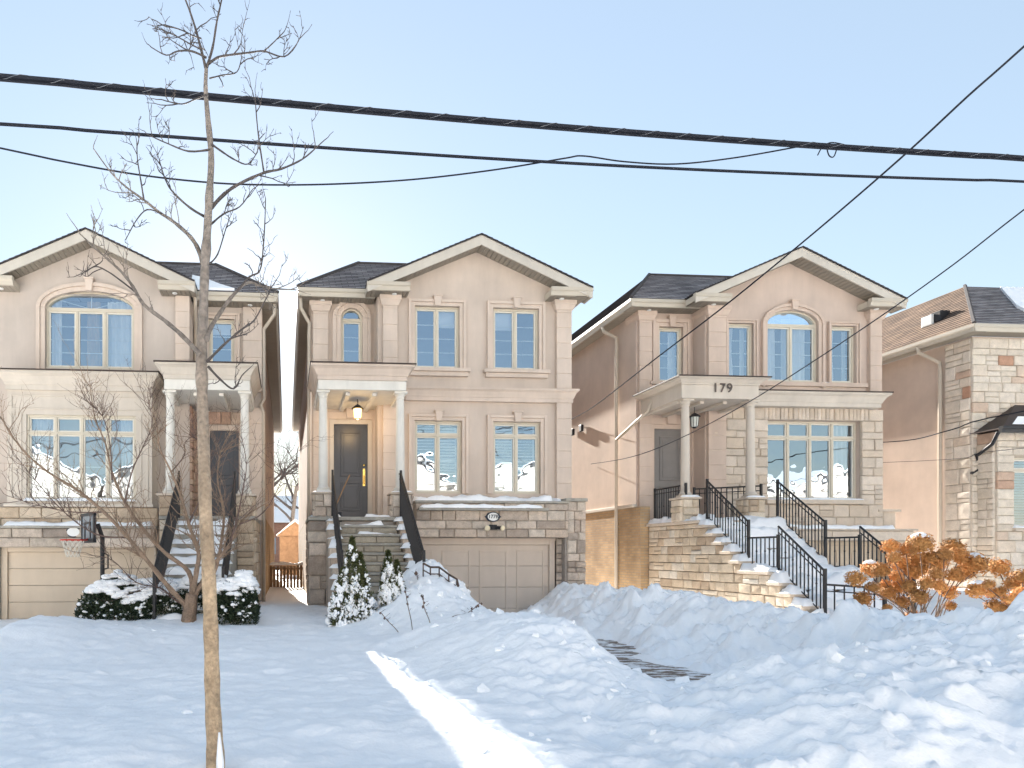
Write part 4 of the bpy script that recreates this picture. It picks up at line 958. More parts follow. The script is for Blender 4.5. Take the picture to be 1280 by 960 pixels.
# projecting lintel ledge over the garage, snow on it
Yl = Y3-.55; gl0, gl1 = PX(1000, Yl), PX(1146, Yl); zl1, zl0 = PZ(661, 1070, Yl), PZ(676, 1070, Yl)
lb = MB().box(gl0-1.2, gl1-.05, Yl+.07, Y3-.03, zl0-.0, zl1-.05).build('garage_lintel', 'mortar_light', h3)
ashlar(lb, (gl0-1.2, Yl+.07, zl0), (1, 0, 0), (0, -1, 0), gl1-gl0+1.15, zl1-zl0-.05, 'limestone', (.26, .3), (.6, 1.4))
MB().box(gl0-1.2, gl1+.02, Yl-.03, Y3-.02, zl1-.05, zl1).build('ledge', 'limestone', lb, bevel=.01); snowcap(gl0-1., PX(1121, Yl), Yl-.02, Y3-.04, zl1-.005, .10, lb, .3)
gw = MB().box(gl1-.5, gl1-.06, Yl+.09, Y3, -.6, zl0).build('garage_pier', 'mortar_light', h3); ashlar(gw, (gl1-.52, Yl+.09, -.4), (1, 0, 0), (0, -1, 0), .48, zl0+.4, 'cheek_stone', (.2, .3), (.2, .4))
garage_door(h3, PX(985, Y3-.05), gl1-.66, -.3, zl0-.12, Y3-.08, 4, 'garage_tan', 'garage_tan')
# podium and stairs; the side wall facing the driveway is coursed stone with a stepped top
xs0, xs1 = c1-.18, c2+.12; Yf3 = 14.75; nst = 10; zg3 = .35; rise = (fl3-zg3)/nst; tread = .285; landing = 5
pod = MB().box(xs0+.06, xs1+.3, Yf3+.02, Yr3+.1, -.6, fl3-.08).build('podium', 'mortar_light', h3)
MB().box(xs0-.05, xs1+.3, Yf3-.04, Yr3, fl3-.075, fl3).build('podium_slab', 'limestone', h3, bevel=.012)
tops = []; y = Yf3
for k in range(nst):
    d = tread if k != landing else .85
    tops.append((y-d, y, fl3-(k+1)*rise)); y -= d
st = MB().box(xs0+.4, xs1-.1, tops[-1][0]+.2, Yf3, -.4, .3).build('staircase', 'mortar_light', h3)
for k, (ya, yb2_, zt_) in enumerate(tops):
    MB().box(xs0+.30, xs1+.02, ya-.03, yb2_+.02, zt_-.06, zt_).build('step', 'limestone', st, bevel=.01); MB().box(xs0+.31, xs1, ya+.02, yb2_, -.4, zt_-.061).build('riser', 'limestone', st)
    snowcap(xs0+.28, xs1+.02, ya-.09, yb2_+.03, zt_-.05, .22, st, .35)
    MB().box(xs0+.065, xs0+.30, ya+.002, yb2_-.0, -.5, zt_+.02).build('cheek_core', 'mortar_light', st)
    MB().box(xs0-.05, xs0+.34, ya-.04, yb2_+.02, zt_+.02, zt_+.09).build('cheek_cap', 'limestone', st, bevel=.012)
    snowcap(xs0-.03, xs0+.36, ya-.05, yb2_+.03, zt_+.08, .15, st, .35)
    MB().box(xs1+.03, xs1+.26, ya+.002, yb2_, -.5, zt_+.05).build('cheek_core', 'limestone', st)
ytop = lambda z: min([ya for ya, yb2_, zt_ in tops if zt_+.02 > z]+[Yf3]) if z > 0 else tops[-1][0]
Hc = fl3-.08
rowz = [-.3]+[zt_+.02 for _, _, zt_ in reversed(tops)]+[Hc]
for za, zb2_ in zip(rowz, rowz[1:]):
    zm = (za+zb2_)/2; yend = min([ya for ya, _, zt_ in tops if zt_+.02 >= zb2_-.01]+[Yf3]); L = Yr3-.4-yend
    nsub = 1 if zb2_-za < .3 else 2
    for q in range(nsub):
        v0, v1 = za+(zb2_-za)*q/nsub, za+(zb2_-za)*(q+1)/nsub; u = 0.
        while u < L-.01:
            w_ = random.uniform(.2, .52); e_ = u+w_
            if L-e_ < .18: e_ = L
            if random.random() < .25 and w_ > .3:
                zc = (v0+v1)/2+jit(.02); put_stone(pod, (xs0+.065, Yr3-.4, 0), (0, -1, 0), (-1, 0, 0), u+.006, e_-.006, v0+.005, zc-.005, 'cheek_stone'); put_stone(pod, (xs0+.065, Yr3-.4, 0), (0, -1, 0), (-1, 0, 0), u+.006, e_-.006, zc+.005, v1-.005, 'cheek_stone')
            else: put_stone(pod, (xs0+.065, Yr3-.4, 0), (0, -1, 0), (-1, 0, 0), u+.006, e_-.006, v0+.006, v1-.006, 'cheek_stone')
            u = e_
put_stone(st, (xs0+.3, tops[-1][0]+.03, 0), (-1, 0, 0), (0, -1, 0), 0, .33, -.3, tops[-1][2]+.0, 'cheek_stone')
snowcap(xs0-.03, xs0+.5, Yf3-.03, Yr3-.3, fl3-.006, .13, pod, .6); snowcap(xs0+.5, xs1+.2, Yf3-.03, Yr3-.8, fl3-.006, .07, pod, .6)
for cx_ in (c1, c2):
    y_ = Yp3+.22; p = MB().box(cx_-.2, cx_+.2, y_-.2, y_+.2, fl3, ped3-.055).build('pedestal', 'mortar_light', h3)
    for nn, uu, oo in (((0, -1, 0), (1, 0, 0), (cx_-.21, y_-.19, fl3)), ((-1, 0, 0), (0, -1, 0), (cx_-.19, y_+.21, fl3))): ashlar(p, oo, uu, nn, .42, ped3-.055-fl3, 'cheek_stone', (.2, .25), (.2, .42))
    MB().box(cx_-.27, cx_+.27, y_-.27, y_+.27, ped3-.05, ped3-.002).build('pedestal_cap', 'limestone', h3, bevel=.012); snowcap(cx_-.25, cx_+.25, y_-.26, y_-.11, ped3-.004, .05, p)
xrl, xrr = xs0+.2, xs1-.05
def rail_run(x):
    a = (x, Yf3-.05, fl3+.02); b_ = (x, tops[landing][1], tops[landing-1][2]+.02); c_ = (x, tops[landing][0], tops[landing][2]+.05); e_ = (x, tops[-1][0], tops[-1][2]+.05)
    z1 = tops[landing][2]+.1
    railing(h3, a, b_, .92, .115); railing(h3, (x, b_[1], z1), (x, c_[1], z1), .70, .115, rails=1, posts=(False, True)); railing(h3, (x, c_[1], z1), (x, e_[1], e_[2]), .92, .115, posts=(False, True)); x < xrr-.1 and railing(h3, (x, e_[1], e_[2]-.05), (x+.75, e_[1]-.45, e_[2]-.1), .72, .13, rails=2, posts=(False, True))
rail_run(xrl); rail_run(xrr)
railing(h3, (xs0+.12, Yr3-.5, fl3), (xs0+.12, Yp3+.1, fl3), .92, .10, knobs=(.45,))
railing(h3, (xrl+.8, Yp3+1.1, fl3), (xrr+.2, Yp3+.2, fl3), .92, .12)
# tan brick base of the driveway side, with its pale cap course
zbr = PZ(636, 775, Yr3+.6)
b = MB(); ya, yb_ = Yr3-.35, 34.4; b.quad((xl3-.07, yb_, -.6), (xl3-.07, ya, -.6), (xl3-.07, ya, zbr), (xl3-.07, yb_, zbr), uv=[(0, 0), (yb_-ya, 0), (yb_-ya, zbr+.6), (0, zbr+.6)]); b.quad((xl3-.07, ya, -.6), (xl3+.2, ya, -.6), (xl3+.2, ya, zbr), (xl3-.07, ya, zbr), uv=[(0, 0), (.27, 0), (.27, zbr+.6), (0, zbr+.6)]); b.quad((xl3-.07, ya, zbr), (xl3, ya, zbr), (xl3, yb_, zbr), (xl3-.07, yb_, zbr), uv=[(0, 0)]*4)
bw = b.build('brick_base', 'brick_tan', h3); MB().box(xl3-.11, xl3+.0, ya+.3, yb_, zbr+.002, zbr+.09).build('base_cap', 'cream', bw, bevel=.01)
yd = YX(771, xl3-.1)
downpipe(h3, [(xl3-.34, yd+.35, ze3+.03), (xl3-.33, yd+.33, ze3-.12), (xl3-.10, yd+.02, ze3-.42), (xl3-.11, yd, ze3-.7), (xl3-.12, yd, .4)], .05)
MB().tube([(xpl+.02, Yr3-.6, zb_3+.25), (xpl-.05, Yr3-.55, zb_3-.02), (xl3-.12, yd-.02, zb_3-.55)], .045, 8).build('porch_downpipe', 'downpipe', h3, smooth=True)
for py, px_ in ((540, 716), (535, 727)):
    yq = YX(px_, xl3-.05); c_ = Vector((xl3-.04, yq, PZ(py, px_, yq))); MB().box(c_.x-.07, c_.x+.02, c_.y-.09, c_.y+.09, c_.z-.12, c_.z+.1).build('utility_box', 'dark_metal', h3, bevel=.015)
# ------------------------------------------------------------------ left house
WALLM = 'stucco_grey'
Y1, Yr1, Yp1 = 15.9, 16.5, 14.5
h1 = empty('house', (-4.6, 15.9, 0), 'greyish stucco house with wide arched window and basketball hoop before its garage', 'house', 'detached houses along the street')
P1 = mk_P((107, 286), (243, 352), Y1, Yr1, (-20, 237), 327, 'stucco_grey', 'side_stucco', .42, False, 33.0, ret=.85)
ze1 = P1['ze']; g1 = P1['g1']; r1 = P1['r1']
aw = RC(57, 386, 168, 461, Y1)
hg = [window(h1, *aw, Y1, cols=3, rows=4, arch=.42, sur=.2, sill=False, key=True, inside=drapes_in((0, .12, 'curtain', 0), (.42, .58, 'curtain_tan', .1), (.67, 1, 'curtain', 0)))]
P1['hg'] = [(hg[0][0], hg[0][1], hg[0][2], min(hg[0][3], ze1-.001))]
if hg[0][3] > ze1: P1['gable_hole'] = (hg[0][0], hg[0][1], hg[0][3])
fl1 = PZ(645, 250, Yp1)
s1 = RC(261, 399, 293, 462, Yr1); d0, d1 = PX(262, Yr1+.05), PX(299, Yr1+.05); dz = PZ(538, 280, Yr1)
P1['hr'] = [window(h1, s1[0], s1[1], s1[2]-.2, s1[3], Yr1, cols=1, rows=4, sur=.14, sill=False, key=False, sur_open=True, inside=blind_in((.2,))), (d0-.02, d1+.02, fl1, dz+.02)]
shell(h1, P1)
front_door(h1, d0, d1, fl1+.02, dz, Yr1+.05, 'door_dark', 'trim', handle=False)
pt1 = PZ(456, 258, Yp1)
pilaster(h1, PX(220, Y1), PX(237.6, Y1), Y1, pt1-.3, ze1, side=1, cap=False); pilaster(h1, PX(304, Yr1), PX(327.6, Yr1), Yr1, pt1-.1, ze1, side=1, cap=False)
pilaster(h1, PX(300, Yr1), PX(327.6, Yr1), Yr1, fl1, pt1-.5, side=1, cap=False, d=.07)
cc1, cc2 = PX(213, Yp1+.22), PX(306, Yp1+.22); ped1 = PZ(618, 258, Yp1+.22)
porch(h1, PX(204, Yp1), PX(313, Yp1), Yp1, Yr1, pt1, PZ(487, 258, Yp1), PZ(474, 258, Yp1), 'cream', 'offwhite', (cc1, cc2), fl1, ped1)
# reddish stone wall inside the porch
rs = MB().quad((g1-.02, Yr1-.012, fl1), (d0-.14, Yr1-.012, fl1), (d0-.14, Yr1-.012, pt1-.6), (g1-.02, Yr1-.012, pt1-.6)).build('porch_stone', 'mortar', h1)
mat('red_stone', (.4, .3, .2), .92, .2, 6, .5, 30, ramp=[(.42, .30, .22), (.36, .22, .16), (.50, .38, .28), (.40, .26, .20), (.46, .36, .28)], fine=.12)
ashlar(rs, (g1+.02, Yr1-.01, fl1), (1, 0, 0), (0, -1, 0), d0-.14-g1-.02, pt1-.62-fl1, 'red_stone', (.14, .24), (.2, .45)); ashlar(rs, (d0-.1, Yr1-.01, dz+.14), (1, 0, 0), (0, -1, 0), d1-d0+.2, pt1-.62-dz-.14, 'red_stone', (.14, .24), (.2, .45))
ashlar(rs, (g1, Y1+.02, fl1-.4), (0, 1, 0), (1, 0, 0), Yr1-Y1-.02, pt1-.2-fl1, 'red_stone', (.14, .24), (.2, .4))
# bay window with cream panels
Yb1 = Y1-.62; bz1, bz0 = PZ(467, 100, Yb1), PZ(489, 100, Yb1); bx0, bx1 = PX(9, Yb1), PX(190, Yb1); bzb = PZ(630, 100, Yb1)
bw_ = RC(33, 519, 170, 626, Yb1)
b = MB(); wall_y(b, Yb1, bx0, bx1, bzb, bz0+.02, [bw_], .2); b.quad((bx1, Yb1, bzb), (bx1, Y1, bzb), (bx1, Y1, bz0+.02), (bx1, Yb1, bz0+.02)); b.quad((bx0, Yb1, bzb), (bx0, Yb1, bz0+.02), (bx0, Y1, bz0+.02), (bx0, Y1, bzb)); b.quad((bx0, Yb1, bzb), (bx0, Y1, bzb), (bx1, Y1, bzb), (bx1, Yb1, bzb))
bay = b.build('bay_window', 'cream', h1)
window(h1, *bw_, Yb1, cols=4, transom=.42, rows=2, sur=0, sill=False, key=False, ins=.05, inside=drapes_in((0, .2, 'curtain', .1), (.85, 1, 'curtain', 0)))
pm = MB()
for a, b_, e, f in ((bx0+.08, bx1-.08, bw_[3]+.12, bz0-.1), (bx0+.08, bw_[0]-.1, bzb+.12, bw_[3]+.05), (bw_[1]+.1, bx1-.08, bzb+.12, bw_[3]+.05)):
    q = .035
    pm.box(a, a+q, Yb1-.02, Yb1, e, f); pm.box(b_-q, b_, Yb1-.02, Yb1, e, f); pm.box(a+q, b_-q, Yb1-.02, Yb1, e, e+q); pm.box(a+q, b_-q, Yb1-.02, Yb1, f-q, f)
pm.build('panel_moulding', 'cream', bay, bevel=.006)
cornice('bay_cornice', h1, bx0-.02, bx1+.02, Yb1-.06, Y1+.02, bz0, bz1, 'cream', .17)
MB().box(bx0-.05, bx1+.05, Yb1-.09, Y1, bzb-.07, bzb-.001).build('bay_sill', 'cream', bay, bevel=.01); snowcap(bw_[0]-.05, bw_[1]+.05, Yb1-.1, Yb1+.04, bw_[2]-.012, .055, bay)
# stone band, snowy ledge and garage
Yk = Yb1-.1; zk1, zk0 = PZ(657, 100, Yk-.25), PZ(684, 100, Yk-.25); kx0, kx1 = PX(-40, Yk), PX(196, Yk)
bs = MB().box(kx0, kx1, Yk+.12, Y1+.2, zk1-.1, bzb-.072).box(kx0, kx1, Yk-.16, Y1+.2, zk0, zk1-.06).build('stone_band', 'mortar', h1)
ashlar(bs, (kx0, Yk+.12, zk1), (1, 0, 0), (0, -1, 0), kx1-kx0, bzb-.08-zk1, 'cheek_stone', (.18, .26), (.3, .8)); ashlar(bs, (kx0, Yk-.16, zk0), (1, 0, 0), (0, -1, 0), kx1-kx0, zk1-.06-zk0, 'stone', (.2, .3), (.4, 1.))
MB().box(kx0, kx1+.04, Yk-.26, Yk+.14, zk1-.058, zk1).build('ledge', 'slab', bs, bevel=.01); snowcap(PX(5, Yk-.2), PX(190, Yk-.2), Yk-.26, Yk+.1, zk1-.005, .09, bs, .3)
gd0, gd1 = PX(10, Yk+.1), PX(186, Yk+.1); gdz = PZ(690, 80, Yk+.1)
garage_door(h1, gd0, gd1, -.25, gdz, Yk+.12, 0, 'garage_tan', 'garage_tan', 5); MB().box(gd0-.6, gd1+.3, Yk+.05, Yk+.1, gdz+.13, zk0).build('garage_header', 'garage_tan', h1)
gp = MB().box(gd1+.15, kx1, Yk+.02, Y1+.2, -.6, zk0).box(kx0, gd0-.14, Yk+.02, Y1+.2, -.6, zk0).build('garage_pier', 'mortar', h1); ashlar(gp, (gd1+.15, Yk+.02, -.4), (1, 0, 0), (0, -1, 0), kx1-gd1-.15, zk0+.4, 'stone', (.18, .28), (.15, .3)); ashlar(gp, (kx0, Yk+.02, -.4), (1, 0, 0), (0, -1, 0), gd0-.14-kx0, zk0+.4, 'stone', (.18, .28), (.25, .5))
# podium, stairs under snow
qx0, qx1 = PX(199, Yp1), PX(320, Yp1)
pd = MB().box(qx0+.06, qx1-.06, Yp1+.06, Yr1+.2, -.6, fl1-.08).build('podium', 'mortar', h1); MB().box(qx0, qx1, Yp1-.04, Yr1, fl1-.078, fl1).build('podium_slab', 'slab', h1, bevel=.012)
su0, su1 = PX(222, Yp1), PX(296, Yp1)
ashlar(pd, (su1, Yp1+.06, -.4), (1, 0, 0), (0, -1, 0), qx1-.05-su1, fl1-.08+.4, 'cheek_stone', (.2, .3), (.2, .45)); ashlar(pd, (qx0, Yp1+.06, -.4), (1, 0, 0), (0, -1, 0), su0-qx0, fl1-.08+.4, 'cheek_stone', (.2, .3), (.2, .45)); ashlar(pd, (qx1-.06, Yp1+.06, -.4), (0, 1, 0), (1, 0, 0), Yr1-Yp1, fl1-.08+.4, 'cheek_stone', (.2, .3), (.3, .55))
nst = 11; rise = (fl1-.2)/nst; sc = MB().box(su0, su1, Yp1-.05, Yp1+.05, -.3, fl1-.2).build('staircase', 'mortar', h1)
for k in range(nst):
    zt_ = fl1-(k+1)*rise; yf_ = Yp1-.04-(k+1)*.27
    MB().box(su0, su1, yf_, yf_+.30, -.3, zt_).build('step', 'slab', sc, bevel=.01); snowcap(su0, su1, yf_-.03, yf_+.29, zt_-.01, .12, sc, .3)
for cx_ in (cc1, cc2):
    y_ = Yp1+.22; p = MB().box(cx_-.2, cx_+.2, y_-.2, y_+.2, fl1, ped1-.055).build('pedestal', 'mortar', h1)
    for nn, uu, oo in (((0, -1, 0), (1, 0, 0), (cx_-.21, y_-.19, fl1)), ((1, 0, 0), (0, 1, 0), (cx_+.19, y_-.21, fl1))): ashlar(p, oo, uu, nn, .42, ped1-.055-fl1, 'cheek_stone', (.2, .25), (.2, .42))
    MB().box(cx_-.27, cx_+.27, y_-.27, y_+.27, ped1-.05, ped1-.002).build('pedestal_cap', 'limestone', h1, bevel=.012)
yb_ = Yp1-.04-10*.27; zb_ = fl1-10*rise
railing(h1, (su0+.04, Yp1-.05, fl1), (su0+.04, yb_, zb_), .95, .12, knobs=None); railing(h1, (su1-.04, Yp1-.05, fl1), (su1-.04, yb_, zb_), .95, .12, knobs=None)
downpipe(h1, [(r1+.34, Yr1-.3, ze1+.02), (r1+.33, Yr1-.29, ze1-.25), (r1+.06, Yr1-.06, ze1-.55), (r1+.06, Yr1-.05, ze1-.8), (r1+.06, Yr1-.05, PZ(500, 335, Yr1)), (r1-.02, Yr1-.12, PZ(508, 335, Yr1)), (r1+.05, Yr1-.06, PZ(516, 335, Yr1)), (r1+.06, Yr1-.05, .3)])
downpipe(h1, [(g1+.15, Y1-.02, ze1+.02), (g1+.12, Y1+.1, ze1-.25), (g1+.07, Yr1-.07, ze1-.5), (g1+.07, Yr1-.07, pt1)])
b = MB(); b.quad((r1+.02, Yr1+.2, -.6), (r1+.02, 33, -.6), (r1+.02, 33, fl1+.2), (r1+.02, Yr1+.2, fl1+.2), uv=[(0, 0), (16.3, 0), (16.3, fl1+.8), (0, fl1+.8)]); b.build('brick_base', 'brick_tan', h1)
xx = P2['r0']; b = MB(); b.quad((xx-.02, 33, -.6), (xx-.02, Yr2+.2, -.6), (xx-.02, Yr2+.2, fl2+.2), (xx-.02, 33, fl2+.2), uv=[(0, 0), (16.3, 0), (16.3, fl2+.8), (0, fl2+.8)]); b.build('brick_base', 'brick_tan', h2)
# snow left in the roof valley
va, vb_, vc, vd = PT(248, 347, Yr1-.35), PT(293, 361, Yr1-.38), PT(262, 346, Yr1+.2), PT(240, 342, Yr1+.0)
zr = lambda x, y: ze1+.22+.75*(y-(Yr1-.45))
poly = [(g1-.02, Yr1-.40), (PX(293, Yr1-.4), Yr1-.40), (PX(275, Yr1-.1), Yr1-.1), (PX(255, Yr1+.3), Yr1+.35), (g1-.1, Yr1+.55)]
b = MB(); n = len(poly); b.v = [(x, y, zr(x, y)+.02) for x, y in poly]+[(x+(.0), y+.02, zr(x, y)+.09) for x, y in poly]
b.f = [tuple(range(n, 2*n))]+[(k, (k+1) % n, n+(k+1) % n, n+k) for k in range(n)]; b.uv = [None]*len(b.f); b.build('snow', 'snow', h1)
text_pl = PT(92, 665, Yk-.2); pl = empty('house_number_plaque', text_pl, 'oval white number plaque on the stone band behind the basketball rim', 'plaque')
el = lambda rx, rz, n=24: [(text_pl.x+rx*math.cos(2*math.pi*k/n), text_pl.z+rz*math.sin(2*math.pi*k/n)) for k in range(n)]
MB().prism(el(.17, .125), text_pl.y-.02, text_pl.y+.05).build('backing', 'navy', pl); MB().prism(el(.14, .10), text_pl.y-.028, text_pl.y-.021).build('face', 'white_paint', pl)
# ------------------------------------------------------------------ basketball hoop
Yh = 13.2; hp = PT(128, 730, Yh); hp.z = gz(hp.x, hp.y); bh = empty('basketball_hoop', hp, 'black basketball hoop with red rim standing before the left garage', 'basketball hoop')
pc = PT(130, 660, Yh); MB().tube([hp-Vector((0, 0, .3)), (hp.x, hp.y, PZ(672, 126, Yh)), PT(122, 655, Yh)], .045, 8).build('pole', 'dark_metal', bh)
MB().tube([PT(127, 690, Yh), PT(135, 694, Yh), PT(135, 710, Yh), PT(128, 712, Yh)], .018, 6).build('crank', 'dark_metal', bh)
bc = PT(111, 660, Yh); U = Vector((.55, -.83, 0)).normalized(); Zv = Vector((0, 0, 1)); Nn = Vector((-U.y, U.x, 0))*-1
W2, H2 = .42, .30
def brd(b, u0, u1, v0, v1, d0, d1):
    i = len(b.v); b.v += [tuple(bc+U*u+Zv*v+Nn*d) for d in (d0, d1) for u, v in ((u0, v0), (u1, v0), (u1, v1), (u0, v1))]
    for q in ((0, 3, 2, 1), (4, 5, 6, 7), (0, 1, 5, 4), (1, 2, 6, 5), (2, 3, 7, 6), (3, 0, 4, 7)): b.f.append(tuple(i+k for k in q)); b.uv.append(None)
mat('smoked', (.22, .25, .28), .2, .1, 4, 0)
b = MB(); brd(b, -W2, W2, -H2, H2, 0, .02); bb = b.build('backboard', 'smoked', bh)
b = MB()
for u0, u1, v0, v1 in ((-W2, -W2+.07, -H2, H2), (W2-.07, W2, -H2, H2), (-W2, W2, H2-.06, H2), (-W2, W2, -H2, -H2+.08), (-.20, -.15, -.22, .12), (.15, .20, -.22, .12), (-.2, .2, .08, .12)): brd(b, u0, u1, v0, v1, -.02, .035)
b.build('backboard_frame', 'dark_metal', bb)
sg = -1 if Nn.x > 0 else 1
rc = bc+Nn*(.26*sg)*1.0+Zv*(-.22); rc = Vector((PX(91, Yh-.2), Yh-.2, PZ(675, 91, Yh-.2)))
ring = [rc+Vector((.225*math.cos(a), .225*math.sin(a), 0)) for a in np.linspace(0, 2*math.pi, 25)]
b = MB(); b.tube(ring, .016, 6, cap=False); b.tube([rc+Vector((.22, .06, 0)), bc+Zv*(-.22)], .02, 6); b.tube([rc+Vector((.2, -.1, 0)), bc+Zv*(-.24)], .015, 6); b.build('rim', 'red_paint', bh)
b = MB()
for k in range(12):
    for sgn in (-1, 1):
        pts = []
        for t in range(5):
            a = 2*math.pi*k/12+sgn*t*math.pi/12; rr = .22-.10*(t/4)**.8; pts.append(rc+Vector((rr*math.cos(a), rr*math.sin(a), -.085*t)))
        b.tube(pts, .006, 4)
b.build('net', 'net', bh)
# ------------------------------------------------------------------ stone house at the right edge
Y4 = 16.9
h4 = empty('house', (21, 16.9, 0), 'cream stone house with brown shingle roof cut by the right edge', 'house', 'detached houses along the street')
x4 = PX(1215, Y4); z4 = PZ(414, 1215, Y4-.4); zb = -.6; x4r = x4+9
w4 = [RC(1266, 572, 1330, 660, Y4-.5)]
b = MB(); wall_y(b, Y4, x4, x4r, zb, z4, []); b.quad((x4, 33, zb), (x4, Y4, zb), (x4, Y4, z4), (x4, 33, z4)); b.quad((x4r, Y4, zb), (x4r, 33, zb), (x4r, 33, z4), (x4r, Y4, z4)); b.quad((x4r, 33, zb), (x4, 33, zb), (x4, 33, z4), (x4r, 33, z4)); b.build('side_wall', 'side_stucco', h4)
ys = YX(1184, x4); sw = MB().quad((x4-.02, ys, zb), (x4-.02, Y4-.02, zb), (x4-.02, Y4-.02, z4-.05), (x4-.02, ys, z4-.05)).quad((x4-.02, Y4-.02, zb), (x4r, Y4-.02, zb), (x4r, Y4-.02, z4-.05), (x4-.02, Y4-.02, z4-.05)).build('stone_wall', 'mortar_light', h4)
ashlar(sw, (x4-.02, ys, .0), (0, -1, 0), (-1, 0, 0), ys-Y4+.02, z4-.06, 'stone4', (.2, .34), (.22, .5), joint=.009)
px_ = PX(1244, Y4-.5)
ashlar(sw, (x4-.07, Y4-.02, .0), (1, 0, 0), (0, -1, 0), 2.6, z4-.06, 'stone4', (.2, .36), (.3, .6), joint=.009)
# projecting lower bay with window and dark roof
zby = PZ(540, 1260, Y4-.5)
b = MB(); wall_y(b, Y4-.5, px_, px_+4, zb, zby, w4, .2); b.quad((px_, Y4, zb), (px_, Y4-.5, zb), (px_, Y4-.5, zby), (px_, Y4, zby)); bay = b.build('bay', 'mortar_light', h4)
WALLM = 'stucco'; window(h4, *w4[0], Y4-.5, cols=2, transom=.35, rows=1, sur=0, sill=False, key=False, inside=shutters_in(2))
ashlar(bay, (px_, Y4-.5, .0), (1, 0, 0), (0, -1, 0), 2.6, zby, 'stone4', (.2, .32), (.3, .6), joint=.009, holes=[(w4[0][0]-px_-.02, 3, w4[0][2]-.1, w4[0][3]+.05)]); ashlar(bay, (px_, Y4-.07, .0), (0, -1, 0), (-1, 0, 0), .43, zby, 'stone4', (.2, .32), (.2, .43), joint=.009)
MB().box(w4[0][0]-.1, w4[0][1]+.1, Y4-.66, Y4-.4, w4[0][2]-.1, w4[0][2]-.003).build('window_sill', 'limestone', h4, bevel=.01); snowcap(w4[0][0]-.1, w4[0][1], Y4-.66, Y4-.45, w4[0][2]-.006, .07, h4)
b = MB(); e0, e1, ye = px_-.22, px_+4, Y4-.85; b.quad((e0, ye, zby+.02), (e1, ye, zby+.02), (e1, Y4, zby+.95), (px_+1.25, Y4, zby+.95)); b.quad((e0, Y4, zby+.02), (e0, ye, zby+.02), (px_+1.25, Y4, zby+.95)); b.quad((e0, ye, zby+.02), (e0, Y4, zby+.02), (e1, Y4, zby+.02), (e1, ye, zby+.02)); br = b.build('bay_roof', 'flashing', h4)
gb = MB(); gutter_x(gb, e0-.05, e1, ye-.08, zby+.08, .16); gb.build('bay_gutter', 'dark_metal', br); MB().tube([(e0+.02, ye+.1, zby-.05), (e0+.02, Y4-.6, zby-.35), (px_-.08, Y4-.1, zby-.6), (x4+.15, Y4-.1, zby-.95), (x4-.08, Y4-.05, zby-1.1)], .045, 6).build('bay_downpipe', 'dark_metal', br)
b = MB(); b.quad((e0+.45, ye+.12, zby+.17), (e1, ye+.12, zby+.17), (e1, ye+.35, zby+.44), (e0+.9, ye+.35, zby+.44)); b.build('snow', 'snow', br)
# hip roof in brown shingles
oh = .42; zt = z4+.2; s = .62; xe, yf = x4-oh, Y4-oh; rise = 2.0; run = rise/s
pk = PT(1206, 358, Y4+2.2)
run = 2.7; ry = yf+run; rx = PX(1206, ry); rise = PZ(358, 1206, ry)-zt
b = MB(); courses(b, (xe, 33.4, zt), (xe, yf, zt), (rx, ry, zt+rise), (rx, 30, zt+rise)); rf = b.build('roof', 'shingle_brown', h4)
b = MB(); courses(b, (xe, yf, zt), (x4r+oh, yf, zt), (x4r-1.5, ry, zt+rise), (rx, ry, zt+rise)); b.quad((rx, ry, zt+rise), (x4r-1.5, ry, zt+rise), (x4r-1.5, 30, zt+rise), (rx, 30, zt+rise), uv=[(0, 0), (3, 0), (3, 3), (0, 3)]); b.build('front_slope', 'shingle', rf)
MB().tube([(xe, yf, zt+.03), (rx, ry, zt+rise+.03)], .05, 5).build('hip_cap', 'hipcap', rf)
gb = MB(); gutter_x(gb, xe, x4r+oh, yf-.02, zt+.012); gb.build('gutter', 'gutter', h4); gb = MB(); gutter_y(gb, yf-.01, 33.4, xe-.02, zt+.014, -1); gb.build('side_gutter', 'gutter', h4)
MB().quad((xe+.05, yf+.08, z4+.006), (x4r, yf+.08, z4+.006), (x4r, Y4, z4+.006), (xe+.05, Y4, z4+.006)).build('soffit', 'soffit_x', h4); MB().quad((xe+.07, yf+.04, z4+.003), (x4, yf+.04, z4+.003), (x4, 33.4, z4+.003), (xe+.07, 33.4, z4+.003)).build('side_soffit', 'soffit_y', h4)
yd = YX(1176, x4-.06); downpipe(h4, [(xe+.05, yd+.4, zt-.1), (xe+.06, yd+.38, z4-.1), (x4-.08, yd+.02, z4-.5), (x4-.08, yd, z4-.8), (x4-.08, yd, .3)], .05)
def on_left(px, py):     # point of the left roof slope seen at a pixel, by bisection along the slope
    lo, hi = 0., 1.; best = None
    for k in range(400):
        t = k/400; x = xe+(rx-xe)*t; y = YX(px, x); z = zt+rise*t; e = abs(PZ(py, px, y)-z)
        if best is None or e < best[0]: best = (e, Vector((x, y, z)))
    return best[1]
for px, py in ((1175, 399), (1164, 404)):
    q = on_left(px, py); MB().box(q.x-.16, q.x+.16, q.y-.17, q.y+.17, q.z-.1, q.z+.22).build('roof_vent', 'dark_metal' if px > 1170 else 'white_paint', rf, bevel=.02)
fr_ = lambda t: (lambda y: (y, zt+rise*(y-yf)/run+.03))(yf+run*t)
pts = [(1250, .93), (1262, .62), (1270, .42), (1290, .22), (1400, .2), (1400, .95)]
